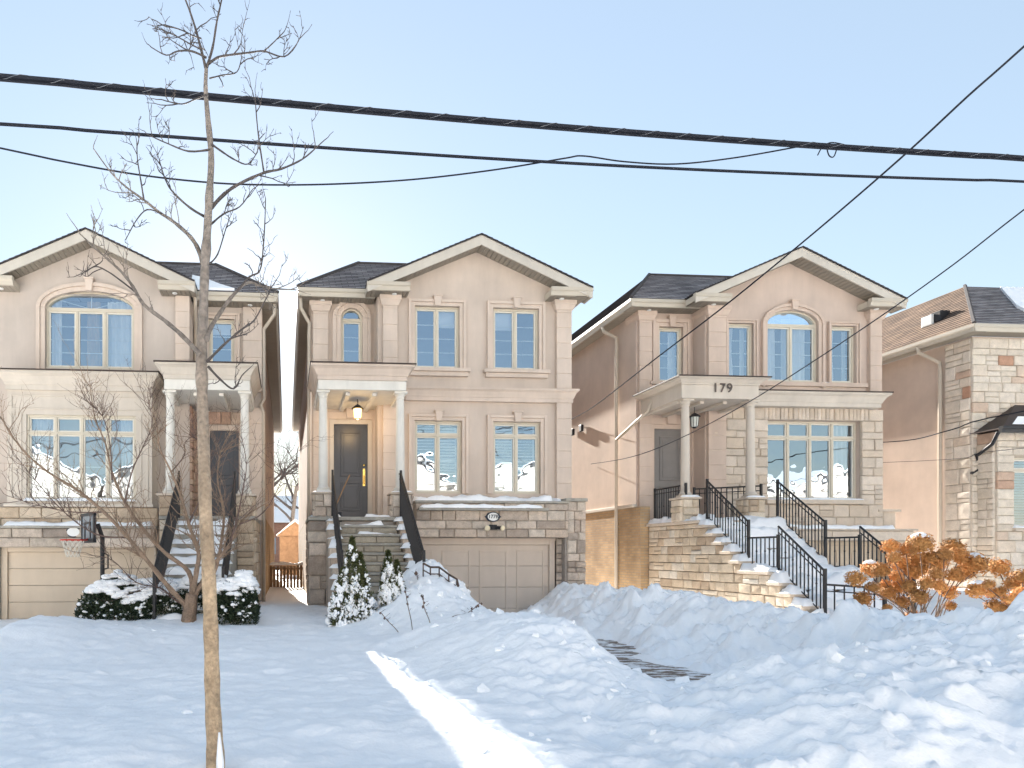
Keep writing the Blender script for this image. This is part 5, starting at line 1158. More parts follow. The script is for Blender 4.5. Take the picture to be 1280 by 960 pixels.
b = MB(); vv = [(PX(px, fr_(t)[0]), fr_(t)[0], fr_(t)[1]) for px, t in pts]; n = len(vv); b.v = [(x, y, z-.02) for x, y, z in vv]+[(x, y-.01, z+.07) for x, y, z in vv]; b.f = [tuple(range(n, 2*n))]+[(k, (k+1) % n, n+(k+1) % n, n+k) for k in range(n)]; b.uv = [None]*len(b.f); b.build('snow', 'snow', rf)
# ------------------------------------------------------------------ bare trees
def smooth(pts, n=4):
    P = [Vector(p) for p in pts]; out = []
    for i in range(len(P)-1):
        p0, p1, p2, p3 = P[max(i-1, 0)], P[i], P[i+1], P[min(i+2, len(P)-1)]
        for k in range(n):
            t = k/n; out.append(.5*((2*p1)+(p2-p0)*t+(2*p0-5*p1+4*p2-p3)*t*t+(3*p1-p0-3*p2+p3)*t**3))
    return out+[P[-1]]
def twig(b, p, d, L, r, depth, up=.25, n=5, curl=.35):
    """a crooked twig with side twigs and a bud at its tip"""
    pts = [p.copy()]; q = p.copy(); dd = d.normalized()
    for k in range(n):
        dd = (dd+Vector((jit(curl), jit(curl), jit(curl)+up*.3))).normalized(); q = q+dd*(L/n); pts.append(q.copy())
    rad = [r*(1-.62*k/n) for k in range(n+1)]
    b.tube(pts, rad, 4 if r < .012 else 5)
    e = pts[-1]; b.tube([e, e+dd*r*2.2, e+dd*r*4.5], [rad[-1]*1.0, rad[-1]*1.5, rad[-1]*.3], 4)
    if depth > 0:
        for k in range(1, n+1):
            if random.random() < .55:
                s = dd.cross(Vector((jit(1), jit(1), jit(1)))).normalized(); twig(b, pts[k], dd*.55+s*.8+Vector((0, 0, up)), L*random.uniform(.3, .55), max(r*.6, .0021), depth-1, up, max(3, n-1), curl)
def branch(tree, pix, Y, r0, r1, m, tw=(.12, .30), dens=6., depth=1, dy=0., sides=6, tr=.0045, up=.3):
    """a main branch along traced pixels, drifting dy in depth away from the trunk, carrying its twigs"""
    n = len(pix); pts = [PT(px, py, Y+dy*(k/(n-1))**1.2+(jit(.05) if 0 < k < n-1 else 0)) for k, (px, py) in enumerate(pix)]
    sp = smooth(pts, 4); N = len(sp); b = MB(); rad = [r0+(r1-r0)*(k/(N-1))**.8 for k in range(N)]
    rad = [r*(1+.10*math.sin(k*2.1)) for k, r in enumerate(rad)]
    b.tube(sp, rad, sides)
    L = sum((sp[k+1]-sp[k]).length for k in range(N-1))
    for _ in range(int(L*dens)):
        k = random.randint(N//4, N-2); d = (sp[k+1]-sp[k]).normalized(); s = d.cross(Vector((jit(1), jit(1), jit(1)))).normalized()
        twig(b, sp[k], d*.6+s*.8+Vector((0, 0, up)), random.uniform(*tw), max(tr, rad[k]*.35), depth, up)
    twig(b, sp[-1], sp[-1]-sp[-2], tw[1]*.5, max(r1, tr*.8), 0)
    return b.build('branch', m, tree)
YT = 3.55
tp = [(270, 985), (269, 940), (266, 880), (264, 800), (261, 720), (257, 640), (255, 570), (253, 500), (252, 450), (254, 395), (256, 340), (259, 290), (262, 240), (264, 195), (260, 150), (257, 110), (258, 85)]
base_pt = PT(270, 985, YT); bt = empty('bare_street_tree', (base_pt.x, YT, gz(base_pt.x, YT)), 'slender bare young street tree with grey trunk standing in the foreground snow', 'tree')
pts = [PT(px, py, YT+.03*math.sin(k)) for k, (px, py) in enumerate(tp)]; pts[0].z = min(pts[0].z, gz(pts[0].x, YT)-.2)
sp = smooth(pts, 5); N = len(sp); rr = []
for k in range(N):
    t = k/(N-1); r = .049-.0395*t; r += .012*math.exp(-(t/.06)**2)
    for c, a in ((.47, .008), (.5, .006), (.66, .007), (.74, .006), (.86, .004)): r += .75*a*math.exp(-((t-c)/.012)**2)
    rr.append(r*(1+.04*math.sin(k*1.7)+jit(.02)))
b = MB(); b.tube(sp, rr, 14); tk = b.build('trunk', 'trunk_bark', bt, smooth=True)
# snow packed on the trunk's right side near the ground
q = PT(272, 938, YT-.05); b = MB(); b.tube([q+Vector((.02, -.02, -.3)), q+Vector((.015, -.02, -.05)), q+Vector((.01, -.01, .1))], [.03, .022, .006], 6); b.build('snow', 'snow', tk, smooth=True)
BR = [([(251, 444), (227, 419), (205, 400), (180, 381), (166, 358), (152, 340), (139, 328), (121, 312), (105, 297)], .022, .005, -.5),
      ([(171, 366), (150, 350), (136, 340), (120, 333), (107, 340)], .008, .004, -.3),
      ([(258, 425), (264, 409), (280, 384), (296, 364), (311, 353), (327, 358), (346, 361), (368, 362)], .024, .005, .5),
      ([(296, 364), (312, 346), (325, 338), (329, 310), (331, 280), (332, 248)], .010, .004, .3),
      ([(259, 452), (280, 431), (302, 412), (318, 400), (333, 372)], .014, .004, -.4),
      ([(260, 458), (275, 474), (292, 486), (302, 470), (310, 462)], .012, .004, .3),
      ([(254, 330), (246, 308), (234, 292), (214, 275), (200, 266), (180, 250), (158, 234), (139, 216), (117, 186)], .022, .0045, .4),
      ([(180, 250), (176, 225), (172, 200), (171, 178)], .008, .004, .2),
      ([(202, 267), (184, 262), (170, 276), (158, 298)], .007, .0035, .4),
      ([(262, 262), (280, 243), (299, 230), (330, 216), (352, 211), (378, 199), (397, 183)], .018, .0045, -.5),
      ([(330, 216), (326, 190), (322, 160), (319, 124)], .008, .004, -.2),
      ([(258, 272), (238, 260), (217, 241), (207, 225), (200, 203)], .012, .004, -.3),
      ([(264, 280), (280, 267), (300, 258), (314, 239)], .010, .004, .3),
      ([(263, 187), (236, 189), (211, 180), (186, 169)], .010, .004, .3),
      ([(264, 180), (278, 190), (294, 200), (310, 205), (322, 190)], .010, .004, .4),
      ([(259, 118), (244, 124), (228, 130), (207, 126)], .008, .0035, -.3),
      ([(258, 88), (251, 60), (243, 31), (234, 5), (222, -25)], .014, .006, .2),
      ([(258, 86), (266, 59), (271, 28), (277, 0), (282, -30)], .013, .005, -.2),
      ([(260, 80), (272, 72), (286, 69), (311, 66), (330, 64), (355, 71), (371, 55)], .012, .004, -.4),
      ([(330, 64), (340, 55), (352, 43)], .006, .003, -.1),
      ([(258, 72), (240, 64), (222, 64), (208, 69), (189, 59)], .010, .004, .4),
      ([(252, 62), (238, 55), (222, 46), (205, 38)], .007, .003, .3),
      ([(251, 48), (240, 44), (228, 38), (206, 31)], .007, .003, -.3),
      ([(262, 98), (278, 94), (296, 90), (302, 72)], .007, .003, .3),
      ([(262, 330), (272, 318), (281, 290), (286, 275)], .008, .0035, .2),
      ([(264, 400), (262, 370), (300, 395), (306, 380)], .0, .0, 0)]
for pix, a, c, dy in BR:
    if a: branch(bt, pix, YT, a*.66, max(c*.66, .0028), 'twig' if a < .02 else 'bark', (.08, .22), 9., 2, dy*.75, 7 if a > .015 else 5, .0034)
# many-stemmed small tree before the left house
YM = 11.6; mb_ = PT(237, 786, YM); mt = empty('multi_stem_tree', (mb_.x, YM, gz(mb_.x, YM)), 'bare many stemmed small tree growing through the snowy hedge', 'tree')
b = MB(); g0 = Vector((mb_.x, YM, gz(mb_.x, YM)-.2)); s0 = smooth([g0, PT(236, 775, YM), PT(238, 758, YM), PT(240, 742, YM)], 4); b.tube(s0, [.15-.05*k/len(s0) for k in range(len(s0))], 10); b.build('trunk', 'bark_tan', mt, smooth=True)
MS = [([(236, 760), (212, 735), (190, 708), (160, 672), (130, 640), (96, 612), (60, 590), (28, 562), (6, 530), (-10, 505)], .055, .006, -.6),
      ([(130, 640), (90, 640), (50, 632), (10, 620)], .014, .005, -.3), ([(160, 672), (120, 668), (80, 640), (44, 600), (20, 570)], .018, .005, .4),
      ([(240, 745), (236, 715), (205, 690), (178, 660), (156, 628), (140, 590), (132, 555), (118, 520), (112, 475)], .05, .006, .5),
      ([(140, 600), (138, 560), (128, 520), (100, 495)], .016, .005, .3), ([(156, 628), (165, 590), (178, 560), (190, 530), (185, 500)], .016, .005, -.3),
      ([(241, 742), (246, 712), (248, 690), (236, 655), (226, 620), (214, 590), (200, 560), (196, 530)], .055, .007, -.3),
      ([(236, 655), (252, 620), (262, 590), (256, 560), (240, 545)], .022, .006, .3), ([(214, 590), (230, 570), (232, 552), (250, 540)], .014, .005, .2),
      ([(243, 745), (262, 712), (286, 682), (300, 655), (314, 640), (336, 628)], .05, .006, .3),
      ([(286, 682), (296, 650), (304, 610), (308, 580), (302, 545)], .022, .005, -.4), ([(300, 655), (330, 640), (352, 600), (362, 560)], .014, .004, .3),
      ([(242, 742), (268, 715), (276, 680), (280, 640), (272, 600), (276, 565), (288, 540)], .04, .006, .6),
      ([(238, 758), (222, 752), (200, 735), (170, 728), (140, 700), (112, 694)], .024, .005, .7)]
for pix, a, c, dy in MS: branch(mt, pix, YM, a, c, 'bark_tan' if a > .03 else 'twig_red', (.25, .85), 11, 2, dy, 7 if a > .03 else 5, .0065, .35)
# ------------------------------------------------------------------ snowy evergreens
def leafmass(parent, name, pts_n, m, size, seed):
    """leaf-sized faces around given points with outward normals"""
    rg = np.random.RandomState(seed); P = np.array([p for p, _ in pts_n]); Nn = np.array([n for _, n in pts_n]); k = len(P)
    a = rg.normal(size=(k, 3)); a /= np.linalg.norm(a, axis=1)[:, None]; c = np.cross(a, Nn+.4*rg.normal(size=(k, 3))); c /= np.linalg.norm(c, axis=1)[:, None]+1e-9
    s = size*rg.uniform(.6, 1.3, (k, 1)); d = Nn*.6+a*.8
    d /= np.linalg.norm(d, axis=1)[:, None]
    V = np.stack([P-c*s*.3, P+d*s*.6-c*s*.05, P+d*s*1.1, P+c*s*.35+d*s*.3], 1).reshape(-1, 3); b = MB(); b.v = V.tolist(); b.f = [(4*i, 4*i+1, 4*i+2, 4*i+3) for i in range(k)]; b.uv = [None]*k
    return b.build(name, m, parent)
def snow_clumps(parent, items, seed):
    """soft lumps of snow lodged in a plant, joined"""
    rg = random.Random(seed); b = MB()
    for (x, y, z, r, fl) in items:
        nu, nv = 7, 5; i0 = len(b.v); ph = rg.uniform(0, 6)
        for v in range(nv+1):
            th = math.pi*v/nv
            for u in range(nu):
                a = 2*math.pi*u/nu+ph; k = r*(1+.28*math.sin(3*a+ph)*math.sin(th)+rg.uniform(-.12, .12)); b.v.append((x+k*math.sin(th)*math.cos(a), y+k*math.sin(th)*math.sin(a), z+fl*r*math.cos(th)))
        for v in range(nv):
            for u in range(nu): q = i0+v*nu; b.f.append((q+u, q+nu+u, q+nu+(u+1) % nu, q+(u+1) % nu)); b.uv.append(None)
    o = b.build('snow', 'snow', parent, smooth=True, kind='stuff'); return o
def cedar(px, top, bot, Y, wid, label, seed):
    p = PT(px, bot, Y); zt = PZ(top, px, Y); g = gz(p.x, Y)-.05; c = empty('cedar', (p.x, Y, g), label, 'cedar', 'snowy cedars at the middle steps'); H = zt-g; rg = random.Random(seed); R0 = .92*wid/2*Y/FPX
    lobes = [(jit(.08), jit(.06), .95), (R0*.55, -.05, .78), (-R0*.35, -.06, .62)]
    pn = []; sn = []
    rad = lambda t: R0*(1-t**1.5)*(.55+.45*min(1, t/.15+.5))
    for k in range(11000):
        lx, ly, lh = rg.choice(lobes); t = rg.random()**1.1; a = rg.uniform(0, 6.283); rr_ = rad(t)*(.8 if lh < .9 else .9)*math.sqrt(rg.uniform(.25, 1))*(1+.2*math.sin(5*a+9*t*lh))
        n = Vector((math.cos(a), math.sin(a), .9)).normalized(); pn.append(((p.x+lx+rr_*math.cos(a), Y+ly+rr_*math.sin(a), g+H*lh*t), tuple(n)))
    leafmass(c, 'crown', pn, 'leaf_cedar', .05, seed)
    for k in range(190):
        lx, ly, lh = rg.choice(lobes); t = rg.random()**1.15*.88; a = rg.uniform(3.14, 6.283) if rg.random() < .8 else rg.uniform(0, 6.28); rr_ = rad(t)*.86; s_ = rg.uniform(.018, .062)*(1.15-.6*t); 
        for j in range(rg.randint(3, 8)): aa = a+rg.uniform(-.35, .35); sn.append((p.x+lx+rr_*math.cos(aa)*rg.uniform(.9, 1.06), Y+ly+rr_*math.sin(aa)*rg.uniform(.9, 1.06), g+H*lh*t+.02+rg.uniform(-.07, .05), s_*rg.uniform(.35, .75), rg.uniform(.6, 1.8)))
    snow_clumps(c, sn, seed); MB().tube([(p.x, Y, g-.1), (p.x, Y, g+H*.6)], [.05, .01], 6).build('trunk', 'bark_tan', c)
cedar(437, 666, 786, 11.0, 52, 'taller snow dusted cedar with yellow tip at the foot of the middle steps', 5)
cedar(488, 686, 760, 11.15, 30, 'smaller snow dusted cedar by the right side of the middle steps', 9)
def shrub(x0, x1, y0, y1, h, label, name, seed, n=14000, snowk=1.):
    gx, gy = (x0+x1)/2, (y0+y1)/2; g = gz(gx, gy); o = empty(name, (gx, gy, g), label, 'hedge'); rg = random.Random(seed)
    def top(x, y): return g-.05+h*(.86+.32*float(fbm(np.array([x*1.7+seed]), np.array([y*1.7]), 2)[0]))
    pn = []; sn = []
    tc = {}
    for k in range(n):
        x, y = rg.uniform(x0, x1), rg.uniform(y0, y1); u = min(x-x0, x1-x)/(.35*min(1, (x1-x0)/2)); v = min(y-y0, y1-y)/.35; rd = math.sqrt(max(0, 1-(1-min(1, u))**2))*math.sqrt(max(0, 1-(1-min(1, v))**2)); key = (int(x*6), int(y*6))
        if key not in tc: tc[key] = top(x, y)
        T = g+(tc[key]-g)*(.25+.75*rd); z = g-.1+(T-g+.1)*math.sqrt(rg.random()); 
        if (T-z) > .30 and y > y0+.35 and x > x0+.3 and x < x1-.3: continue
        if z > T-.05 and rd > .72: sn.append((x, y, T-.01, rg.uniform(.05, .10), rg.uniform(.35, .6))) if rg.random() < .5*snowk else None
        pn.append(((x, y, z), (jit(.5), -.6+jit(.3), .7)))
        if rg.random() < .050*snowk and y < y0+.4 and float(pnoise(np.array([x*5+seed]), np.array([z*5]))[0]) > -.05: sn.append((x, y-.01, z, rg.uniform(.012, .042), rg.uniform(.5, 1.)))
    leafmass(o, 'foliage', pn, 'leaf_dark', .055, seed); snow_clumps(o, sn[:2600], seed)
    for k in range(5):
        x = x0+(x1-x0)*(k+.5)/5; MB().tube([(x, gy, g-.2), (x+jit(.1), gy, g+h*.6)], [.03, .01], 5).build('stem', 'bark_tan', o)
shrub(PX(98, 12.1), PX(228, 12.1), 11.9, 13.0, .78, 'long low hedge capped with snow before the left garage', 'hedge', 3, 26000)
shrub(PX(222, 12.0), PX(268, 12.0), 12.0, 12.9, .85, 'short snowy hedge piece behind the many stemmed trunk', 'hedge', 8, 8000, 1.2)
shrub(PX(264, 11.3), PX(321, 11.3), 11.2, 12.1, .88, 'boxy clipped dark shrub with snow cap beside the foreground trunk', 'hedge', 4, 15000)
# ------------------------------------------------------------------ dried hydrangeas
def head_mesh(seed):
    rg = random.Random(seed); b = MB()
    for k in range(680):
        z = rg.uniform(-.75, 1); a = rg.uniform(0, 6.283); s = math.sqrt(max(0, 1-z*z)); n = Vector((s*math.cos(a), s*math.sin(a), z)); rad = .5*rg.uniform(.72, 1.10)*(1+.10*math.sin(4*a+3*z))*(1.0 if z > 0 else 1+.15*z)
        p = n*rad; t1 = n.orthogonal().normalized(); t1 = (Matrix.Rotation(rg.uniform(0, 6.28), 3, n) @ t1); t2 = n.cross(t1); w = rg.uniform(.035, .068)
        i = len(b.v); lift = n*rg.uniform(-.03, .09); b.v += [tuple(p+t1*w+lift), tuple(p+t2*w*.9), tuple(p-t1*w+lift*.6), tuple(p-t2*w*.9+lift)]; b.f.append((i, i+1, i+2, i+3)); b.uv.append(None)
    i0 = len(b.v)
    for v in range(6):
        th = math.pi*v/5
        for u in range(8): a = 2*math.pi*u/8; b.v.append((.34*math.sin(th)*math.cos(a), .34*math.sin(th)*math.sin(a), .34*math.cos(th)))
    for v in range(5):
        for u in range(8): q = i0+v*8; b.f.append((q+u, q+8+u, q+8+(u+1) % 8, q+(u+1) % 8)); b.uv.append(None)
    o = b.build('tmp', 'petal', None, origin=(0, 0, 0)); me = o.data; bpy.data.objects.remove(o); return me
HEADS = [head_mesh(k) for k in range(5)]
sm = MB()
for v in range(5):
    for u in range(9): th = .05+1.05*v/4; a = 2*math.pi*u/9; k = .53+.05*math.sin(3*a); sm.v.append((k*math.sin(th)*math.cos(a), k*math.sin(th)*math.sin(a), k*math.cos(th)+.05))
for v in range(4):
    for u in range(9): q = v*9; sm.f.append((q+u, q+9+u, q+9+(u+1) % 9, q+(u+1) % 9)); sm.uv.append(None)
_o = sm.build('tmp', 'snow', None, smooth=True, origin=(0, 0, .0)); SNOWHAT = _o.data; bpy.data.objects.remove(_o)
def hydrangea(heads, root_px, Y, label, seed):
    rg = random.Random(seed); rt = PT(root_px[0], root_px[1], Y); g = gz(rt.x, Y); o = empty('hydrangea', (rt.x, Y, g), label, 'hydrangea', 'dried hydrangeas before the right house')
    for px, py, d in heads:
        y = Y+rg.uniform(-.35, .45); c = PT(px, py, y); sc = d*(y/FPX)*.98
        b = MB(); q0 = Vector((rt.x+jit(.15), Y+jit(.1), g-.1)); mid = (q0+c)/2+Vector((jit(.08), jit(.06), .08)); b.tube(smooth([q0, mid, c-Vector((0, 0, sc*.35))], 4), .0065, 5); b.build('stem', 'stem', o)
        h = bpy.data.objects.new('flower_head', rg.choice(HEADS)); link(h, o, c); h.rotation_euler = (rg.uniform(-.7, .7), rg.uniform(-.7, .7), rg.uniform(0, 6)); h.scale = (sc*rg.uniform(.95, 1.2), sc*rg.uniform(.9, 1.1), sc*rg.uniform(.9, 1.1))
        if d > 20 and rg.random() < .55: s_ = bpy.data.objects.new('snow', SNOWHAT); link(s_, o, c); s_.scale = (sc*.8, sc*.8, sc*.72); s_.location.z += sc*.16
HA = [(1150, 681, 28), (1113, 683, 18), (1133, 687, 20), (1191, 684, 22), (1197, 695, 22), (1118, 698, 17), (1126, 705, 20), (1088, 712, 22), (1101, 713, 20), (1147, 700, 24), (1163, 698, 20), (1175, 705, 18), (1218, 706, 28), (1205, 716, 22), (1193, 720, 20), (1069, 724, 20), (1091, 735, 16), (1107, 733, 16), (1125, 733, 22), (1137, 733, 16), (1158, 730, 18), (1172, 732, 17), (1185, 741, 20), (1078, 749, 20), (1110, 742, 18), (1148, 746, 20), (1127, 753, 17), (1109, 760, 11), (1083, 769, 17), (1141, 769, 13), (1188, 758, 15), (1113, 768, 8), (1156, 712, 20), (1140, 716, 18), (1180, 694, 18), (1170, 718, 18), (1212, 700, 20), (1120, 720, 15)]
HB = [(1250, 710, 24), (1222, 738, 24), (1236, 731, 15), (1240, 742, 17), (1252, 740, 15), (1268, 730, 20), (1278, 722, 22), (1275, 742, 18), (1262, 750, 16), (1243, 758, 20), (1256, 762, 16), (1290, 735, 22), (1300, 715, 24), (1310, 745, 20), (1325, 725, 24)]
hydrangea(HA, (1155, 775), 8.9, 'large dried hydrangea with orange brown flower heads at the stair foot', 3); hydrangea(HB, (1275, 790), 8.2, 'dried orange brown hydrangea cut by the right edge', 5)
# ------------------------------------------------------------------ dead stalks poking out of the snow
def stalk(pixs, Y, label, seeds):
    p = PT(*pixs[0], Y); g = gz(p.x, Y); o = empty('dead_stalk', (p.x, Y, g), label, 'plant', 'dead stalks in the snow'); pts = [PT(px, py, Y) for px, py in pixs]; dz = g-pts[0].z-.05; pts = [q+Vector((0, 0, max(0, dz))) for q in pts]; pts[0].z = min(pts[0].z, g-.05)
    b = MB(); b.tube(smooth(pts, 4), .006, 5); b.build('stem', 'stem', o); b = MB(); e = pts[-1]
    for k in range(seeds): q = e.lerp(pts[-2], k/max(1, seeds)*1.3)+Vector((jit(.03), jit(.03), jit(.02))); b.lathe(q.x, q.y, [(.003, q.z-.018), (.016, q.z), (.012, q.z+.012), (.003, q.z+.02)], 6)
    for k in range(6): q = pts[-1].lerp(pts[0], k/9); b.tube([q, q+Vector((jit(.08), jit(.05), .04+jit(.03)))], .003, 4)
    b.build('seed_heads', 'twig_red', o, kind='stuff')
stalk([(516, 806), (514, 788), (510, 770), (507, 752)], 8.9, 'thin upright dead stalk leftmost in the snow before the garage', 3); stalk([(539, 802), (536, 790), (530, 775), (529, 760)], 8.9, 'curved dead stalk with dark seed heads in the middle of the heap', 6)
stalk([(560, 804), (566, 795), (585, 790), (600, 778)], 8.6, 'dead twig leaning right with a clump of seeds', 6); stalk([(500, 800), (494, 792), (484, 782), (476, 772)], 9.3, 'thin dead stalk leaning left near the cedars', 2)
stalk([(521, 758), (522, 752), (521, 747), (519, 744)], 11.3, 'small dark seed clump near the top of the snow heap', 9)
# ------------------------------------------------------------------ overhead wires
def cable(label, pts, r, m='cable', name='overhead_cable', sides=6, n=10):
    sp = smooth(pts, n); o = MB().tube(sp, r, sides).build(name, m, None); tag(o, label, 'cable', 'overhead wires'); return o, sp
def span(l, r, Yl, Yr_, sag=0., ext=28., n=16):
    """a level run through two picture points, carried on past the frame on both sides"""
    A, B = PT(*l, Yl), PT(*r, Yr_); d = (B-A); L = d.length; pts = []
    for k in range(-6, n+7):
        t = k/n if 0 <= k <= n else (k/6*ext/L if k < 0 else 1+(k-n)/6*ext/L)
        p = A+d*t; p.z -= sag*math.sin(math.pi*min(1, max(0, t))); pts.append(p)
    return pts
c1, sp1 = cable('thick black cable bundle spanning the whole sky at the top', span((0, 95), (1280, 197), 6.2, 7.6, .06), .024, n=3)
b = MB(); N = len(sp1)          # the lashing wire wound round it
acc = 0.; turns = []
for k in range(N-1):
    a, d = sp1[k], sp1[k+1]-sp1[k]; st = max(1, int(d.length/.06))
    if abs(a.x) > 16: acc += d.length; continue
    e1 = d.normalized().cross(Vector((0, 0, 1))).normalized(); e2 = e1.cross(d.normalized())
    for j in range(st): q = acc+d.length*j/st; th = q*2*math.pi/.42; turns.append(a+d*(j/st)+(e1*math.cos(th)+e2*math.sin(th))*.026)
    acc += d.length
lw_ = MB().tube(turns, .0035, 4).build('lashing_wire', 'wirewrap', c1)
c1b = MB().tube([p+Vector((0, 0, -.040)) for p in sp1], .012, 5).build('lower_strand', 'cable', c1)
cable('single black cable crossing the sky just below the thick bundle', span((0, 155), (1280, 227), 6.3, 7.7, .08), .016, n=3)
yy = lambda px: 6.25+1.4*px/1280
cable('thin slack wire sagging below the cables and looping up to the thick bundle', [PT(0, 185, yy(0))*1+(PT(0, 185, yy(0))-PT(80, 202, yy(80)))*k for k in (24, 12, 5)]+[PT(px, py, yy(px)) for px, py in ((0, 185), (80, 202), (170, 218), (260, 228), (330, 231), (420, 230), (520, 224), (620, 212), (705, 198), (730, 195), (780, 202), (845, 205), (920, 197), (1000, 183))], .0085, n=6)
b = MB(); k0 = [PT(px, py, yy(px)-.03) for px, py in ((1022, 194), (1028, 184), (1040, 178), (1060, 183), (1044, 186), (1034, 182), (1036, 194), (1042, 196), (1046, 186))]; o = MB().tube(smooth(k0, 5), .007, 5).build('wire_splice', 'cable', None); tag(o, 'small curled wire tie hanging on the thick bundle right of centre', 'wire', 'overhead wires')
xl = P3['r0']; yw = YX(714, xl-.05); e1_ = Vector((xl-.03, yw+.4, PZ(527, 712, yw+.4)))
A = PT(1280, 58, 6.6); p0 = A+(A-PT(1139, 186, 7.4))*1.6
cable('diagonal service wire from upper right across gable 179 to its side wall', [p0, A, PT(1210, 120, 6.9), PT(1139, 186, 7.5), PT(1060, 255, 8.3), PT(985, 318, 9.4), PT(900, 387, 11.0), PT(820, 448, 13.2), e1_.lerp(PT(820, 448, 13.2), .4)-Vector((0, 0, .12)), e1_], .013, n=5)
yq = YX(738, xl-.05); e2_ = Vector((xl-.03, yq, PZ(580, 738, yq)))
A = PT(1280, 262, 7.0); p0 = A+(A-PT(1190, 330, 7.8))*2.
cable('lower thin service wire drooping past the 179 porch to the side wall', [p0, A, PT(1190, 332, 7.8), PT(1100, 396, 8.9), PT(1010, 456, 10.2), PT(930, 506, 11.8), PT(850, 548, 13.6), PT(790, 571, 15.4), e2_], .009, n=5)
xr = P3['g1']; A = PT(1280, 514, 13.5); e3 = Vector((xr+.03, 18.6, PZ(556, 1101, 18.6)))
cable('service wire from the right edge to the right side wall of house 179', [A+(A-e3)*1.5, A, PT(1190, 537, 15.5), PT(1130, 551, 17.5), e3], .014, n=5)
A = PT(1280, 560, 13.5); e4 = Vector((xr+.03, 19.6, PZ(583, 1106, 19.6))); cable('very thin wire from the right edge ending low behind house 179', [A+(A-e4)*1.5, A, PT(1190, 574, 15.5), e4], .006, n=5)
# ------------------------------------------------------------------ cleared patch of driveway
b = MB(); xs_ = np.linspace(3.2, 6.2, 24); ys_ = np.linspace(5.2, 15.0, 90)
X_, Y_ = np.meshgrid(xs_, ys_, indexing='ij'); G_ = ground(X_, Y_)
Zp = .085+.0*X_
b.v = np.stack([X_, Y_, Zp], -1).reshape(-1, 3).tolist()
for i in range(23):
    for j in range(89): a = i*90+j; b.f.append((a, a+90, a+91, a+1)); b.uv.append(None)
dw = b.build('driveway', 'drive', None, kind='structure')
# ------------------------------------------------------------------ seen through the gap: fence, garden shed, rear house, trees
def fence(x0, x1, Y, z0, z1, label):
    o = empty('wooden_fence', ((x0+x1)/2, Y, z0), label, 'fence'); k = x0; h = z1-z0
    while k < x1-.05:
        MB().box(k, k+.10, Y, Y+.03, z0, z1-random.uniform(0, .05)).build('board', 'wood_fence', o); k += .125
    for z in (z0+.25*h, z0+.85*h): MB().box(x0, x1, Y+.032, Y+.08, z, z+.09).build('rail', 'wood_fence', o)
    snowcap(x0, x1, Y-.05, Y+.1, z1-.03, .10, o, .5, .05)
fence(-1.0, 1.1, 24, -.1, 1.25, 'brown slatted wooden gate between the left and middle houses')
sh = empty('garden_shed', (.3, 38, 0), 'small wooden shed with snowy roof seen through the gap between houses', 'shed'); MB().box(-.4, 1.4, 37.5, 39.5, 0, 2.7).build('wall', 'wood_fence', sh); MB().prism([(-.55, 2.7), (1.55, 2.7), (.5, 3.5)], 37.4, 39.6).build('roof', 'wood_fence', sh); b = MB().prism([(-.6, 2.74), (-.55, 2.72), (.5, 3.52), (1.55, 2.72), (1.6, 2.76), (.5, 3.68)], 37.35, 39.6).build('snow', 'snow', sh)
rh = empty('brick_house', (-1, 66, 0), 'red brick house with snow covered roof far behind the gap', 'house')
b = MB(); x0, x1, y0, z1 = -9, 7, 62, 4.6
b.quad((x0, y0, -.5), (x1, y0, -.5), (x1, y0, z1), (x0, y0, z1), uv=[(0, 0), (16, 0), (16, 5.1), (0, 5.1)]); b.quad((x1, y0, -.5), (x1, 70, -.5), (x1, 70, z1), (x1, y0, z1), uv=[(0, 0), (8, 0), (8, 5.1), (0, 5.1)]); b.quad((x0, 70, -.5), (x0, y0, -.5), (x0, y0, z1), (x0, 70, z1), uv=[(0, 0), (8, 0), (8, 5.1), (0, 5.1)]); b.build('wall', 'brick_red', rh)
MB().prismx([(61.4, 4.6), (70.6, 4.6), (66, 7.4)], x0-.3, x1+.3).build('roof', 'shingle', rh); MB().prismx([(61.3, 4.68), (61.35, 4.62), (66, 7.42), (70.6, 4.65), (66, 7.62)], x0-.32, x1+.32).build('snow', 'snow', rh)
for xw_ in (-1.6, 1.2, 4): MB().box(xw_-.6, xw_+.6, 61.95, 62.05, 1.6, 3.2).build('window', 'smoked', rh)
def far_tree(x, Y, H, r, seed, label, lean=0.):
    random.seed(seed); g = 0.; o = empty('bare_tree', (x, Y, g), label, 'tree', 'bare trees behind the houses'); b = MB(); top = Vector((x+lean*H, Y, H*.5)); tr = smooth([Vector((x, Y, -.3)), Vector((x+lean*H*.3+jit(.2), Y, H*.25)), top], 5); b.tube(tr, [r*(1-.45*k/len(tr)) for k in range(len(tr))], 8); b.build('trunk', 'bark', o)
    b = MB()
    def grow(p, d, L, rr, dep):
        pts = [p]; q = p
        for k in range(4): d = (d+Vector((jit(.28), jit(.28), jit(.2)+.06))).normalized(); q = q+d*L/4; pts.append(q)
        b.tube(pts, [rr*(1-.5*k/4) for k in range(5)], 4 if rr < .05 else 6)
        if dep:
            for k in range(3 if dep > 1 else 4): s = d.cross(Vector((jit(1), jit(1), jit(1)))).normalized(); grow(pts[random.randint(2, 4)], d*.7+s*.75, L*random.uniform(.55, .8), rr*.5, dep-1)
    for k in range(6): a = k*1.05+jit(.4); grow(tr[-1-(k % 5)], Vector((math.cos(a), math.sin(a)*.8, .75)), H*.24, r*.5, 4)
    b.build('crown', 'twig', o)
